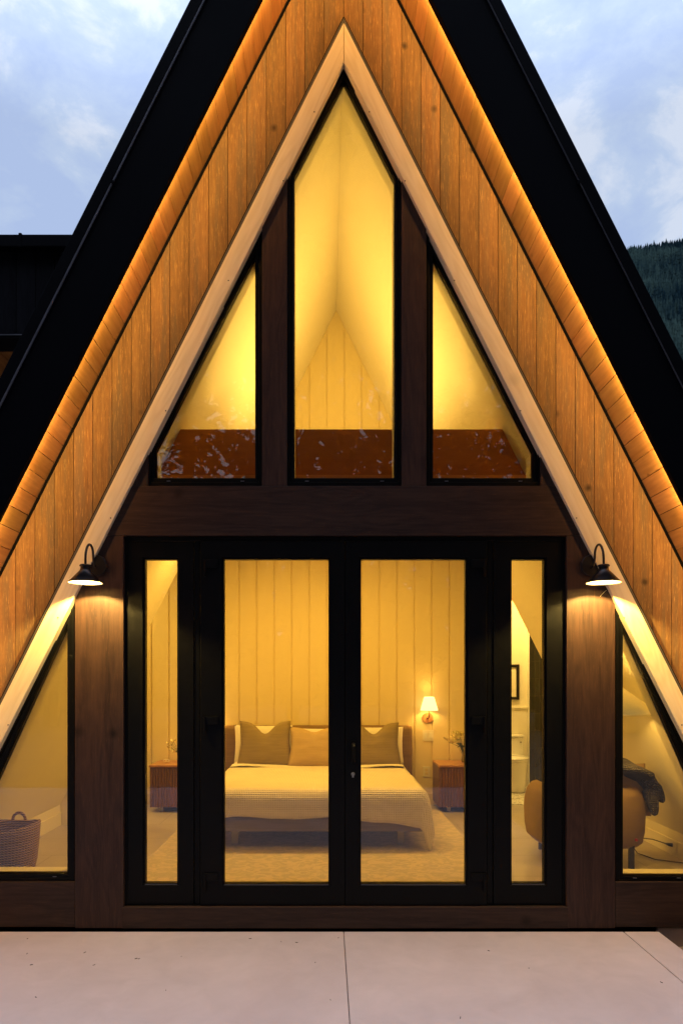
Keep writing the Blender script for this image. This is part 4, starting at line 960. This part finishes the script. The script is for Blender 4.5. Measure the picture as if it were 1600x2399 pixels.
# ------------------------------------------------------------------ wood behind the photographer (seen only in the glass and as shade)
random.seed(5); q = MB()
def tree(x, y, h, R_):
    n_l = int(h*1.7)
    q.new(0.2); q.tube([(x, y, -0.2), (x, y, h*0.95)], [0.28, 0.03], 6, caps=False)
    for lv in range(n_l):
        f = lv/n_l; z = h*(0.06+0.92*f); L0 = R_*(1-f)**0.8
        for k in range(9):
            a = random.uniform(0, 2*PI); ln = L0*random.uniform(0.55, 1.05)
            d = Vector((math.cos(a), math.sin(a), -0.18)); s_ = Vector((-d.y, d.x, 0))
            q.piece = random.random()
            for j in range(5):
                p = Vector((x, y, z))+d*ln*(0.2+0.2*j)+Vector((0, 0, random.uniform(-.25, .25)))
                wd = 0.42*(1-0.12*j)*random.uniform(0.6, 1.2)*(0.5+L0/R_)
                for m_i in range(3):
                    aa = random.uniform(0, 2*PI); dv = (d*math.cos(aa)+s_*math.sin(aa)+Vector((0, 0, random.uniform(-.7, .1)))).normalized()
                    w2 = dv.cross(Vector((random.uniform(-.4, .4), random.uniform(-.4, .4), 1))).normalized()*wd*0.16
                    q.poly([p-w2, p+w2, p+dv*wd*1.1])
for k in range(22):
    x = -29+k*2.75+random.uniform(-.6, .6); y = -17-random.uniform(0, 5)+0.012*x*x
    tree(x, y, random.uniform(19, 28), random.uniform(2.6, 3.6))
def coarse(x, y, h, R_):
    for tt in range(9):
        f = tt/9; zb1 = h*f; zt1_ = h*min(1, f+0.2); rb = R_*(1-f)**0.8+0.2; a0 = random.uniform(0, 3); q.piece = random.random()*0.4
        ap = q.bm.verts.new((x, y, zt1_)); rg_ = [q.bm.verts.new((x+rb*(1 if j % 2 else 0.7)*math.cos(a0+PI*j/8), y+rb*(1 if j % 2 else 0.7)*math.sin(a0+PI*j/8), zb1)) for j in range(16)]
        q.faces([q.bm.faces.new((rg_[j], rg_[(j+1) % 16], ap)) for j in range(16)])
for k in range(70):
    x = -75+k*2.15+random.uniform(-1, 1)
    coarse(x, -36-random.uniform(0, 5)+0.008*x*x, random.uniform(10, 14), random.uniform(2.6, 3.6))
for k in range(44):
    x = -75+k*3.4+random.uniform(-1, 1)
    if abs(x) > 14: coarse(x, -30+0.008*x*x, random.uniform(24, 34), 3.6)
# drooping sprays: a broken band at mid height, a closed canopy above
for k in range(52000):
    x = random.uniform(-16, 16); z = random.uniform(4, 36); y = random.uniform(-26, -17)
    nn = mnoise.noise(Vector((x*0.42, z*0.34, 3.3)))+0.5*mnoise.noise(Vector((x*1.1, z*0.8, 8)))
    lim = 0.21 if z < 13 else 0.21+(z-13)*0.30
    if nn > lim: continue
    q.piece = random.random()*0.5
    ln = random.uniform(0.4, 0.9)*(1 if z < 15 else 1.5); wd = random.uniform(0.06, 0.14)*(1 if z < 15 else 2.6)
    d = Vector((random.uniform(-1, 1), random.uniform(-.5, .5), random.uniform(-1.2, 0.1))).normalized(); sd = Vector((-d.z, 0, d.x)).normalized()*wd
    p = Vector((x, y, z)); q.poly([p-sd*0.4, p+d*ln*0.4-sd, p+d*ln, p+d*ln*0.4+sd])
tag(q.build('treeline', M['conifer'], recalc=False), 'tall conifers standing beyond the patio, mirrored in the window glass', 'trees', kind='stuff')
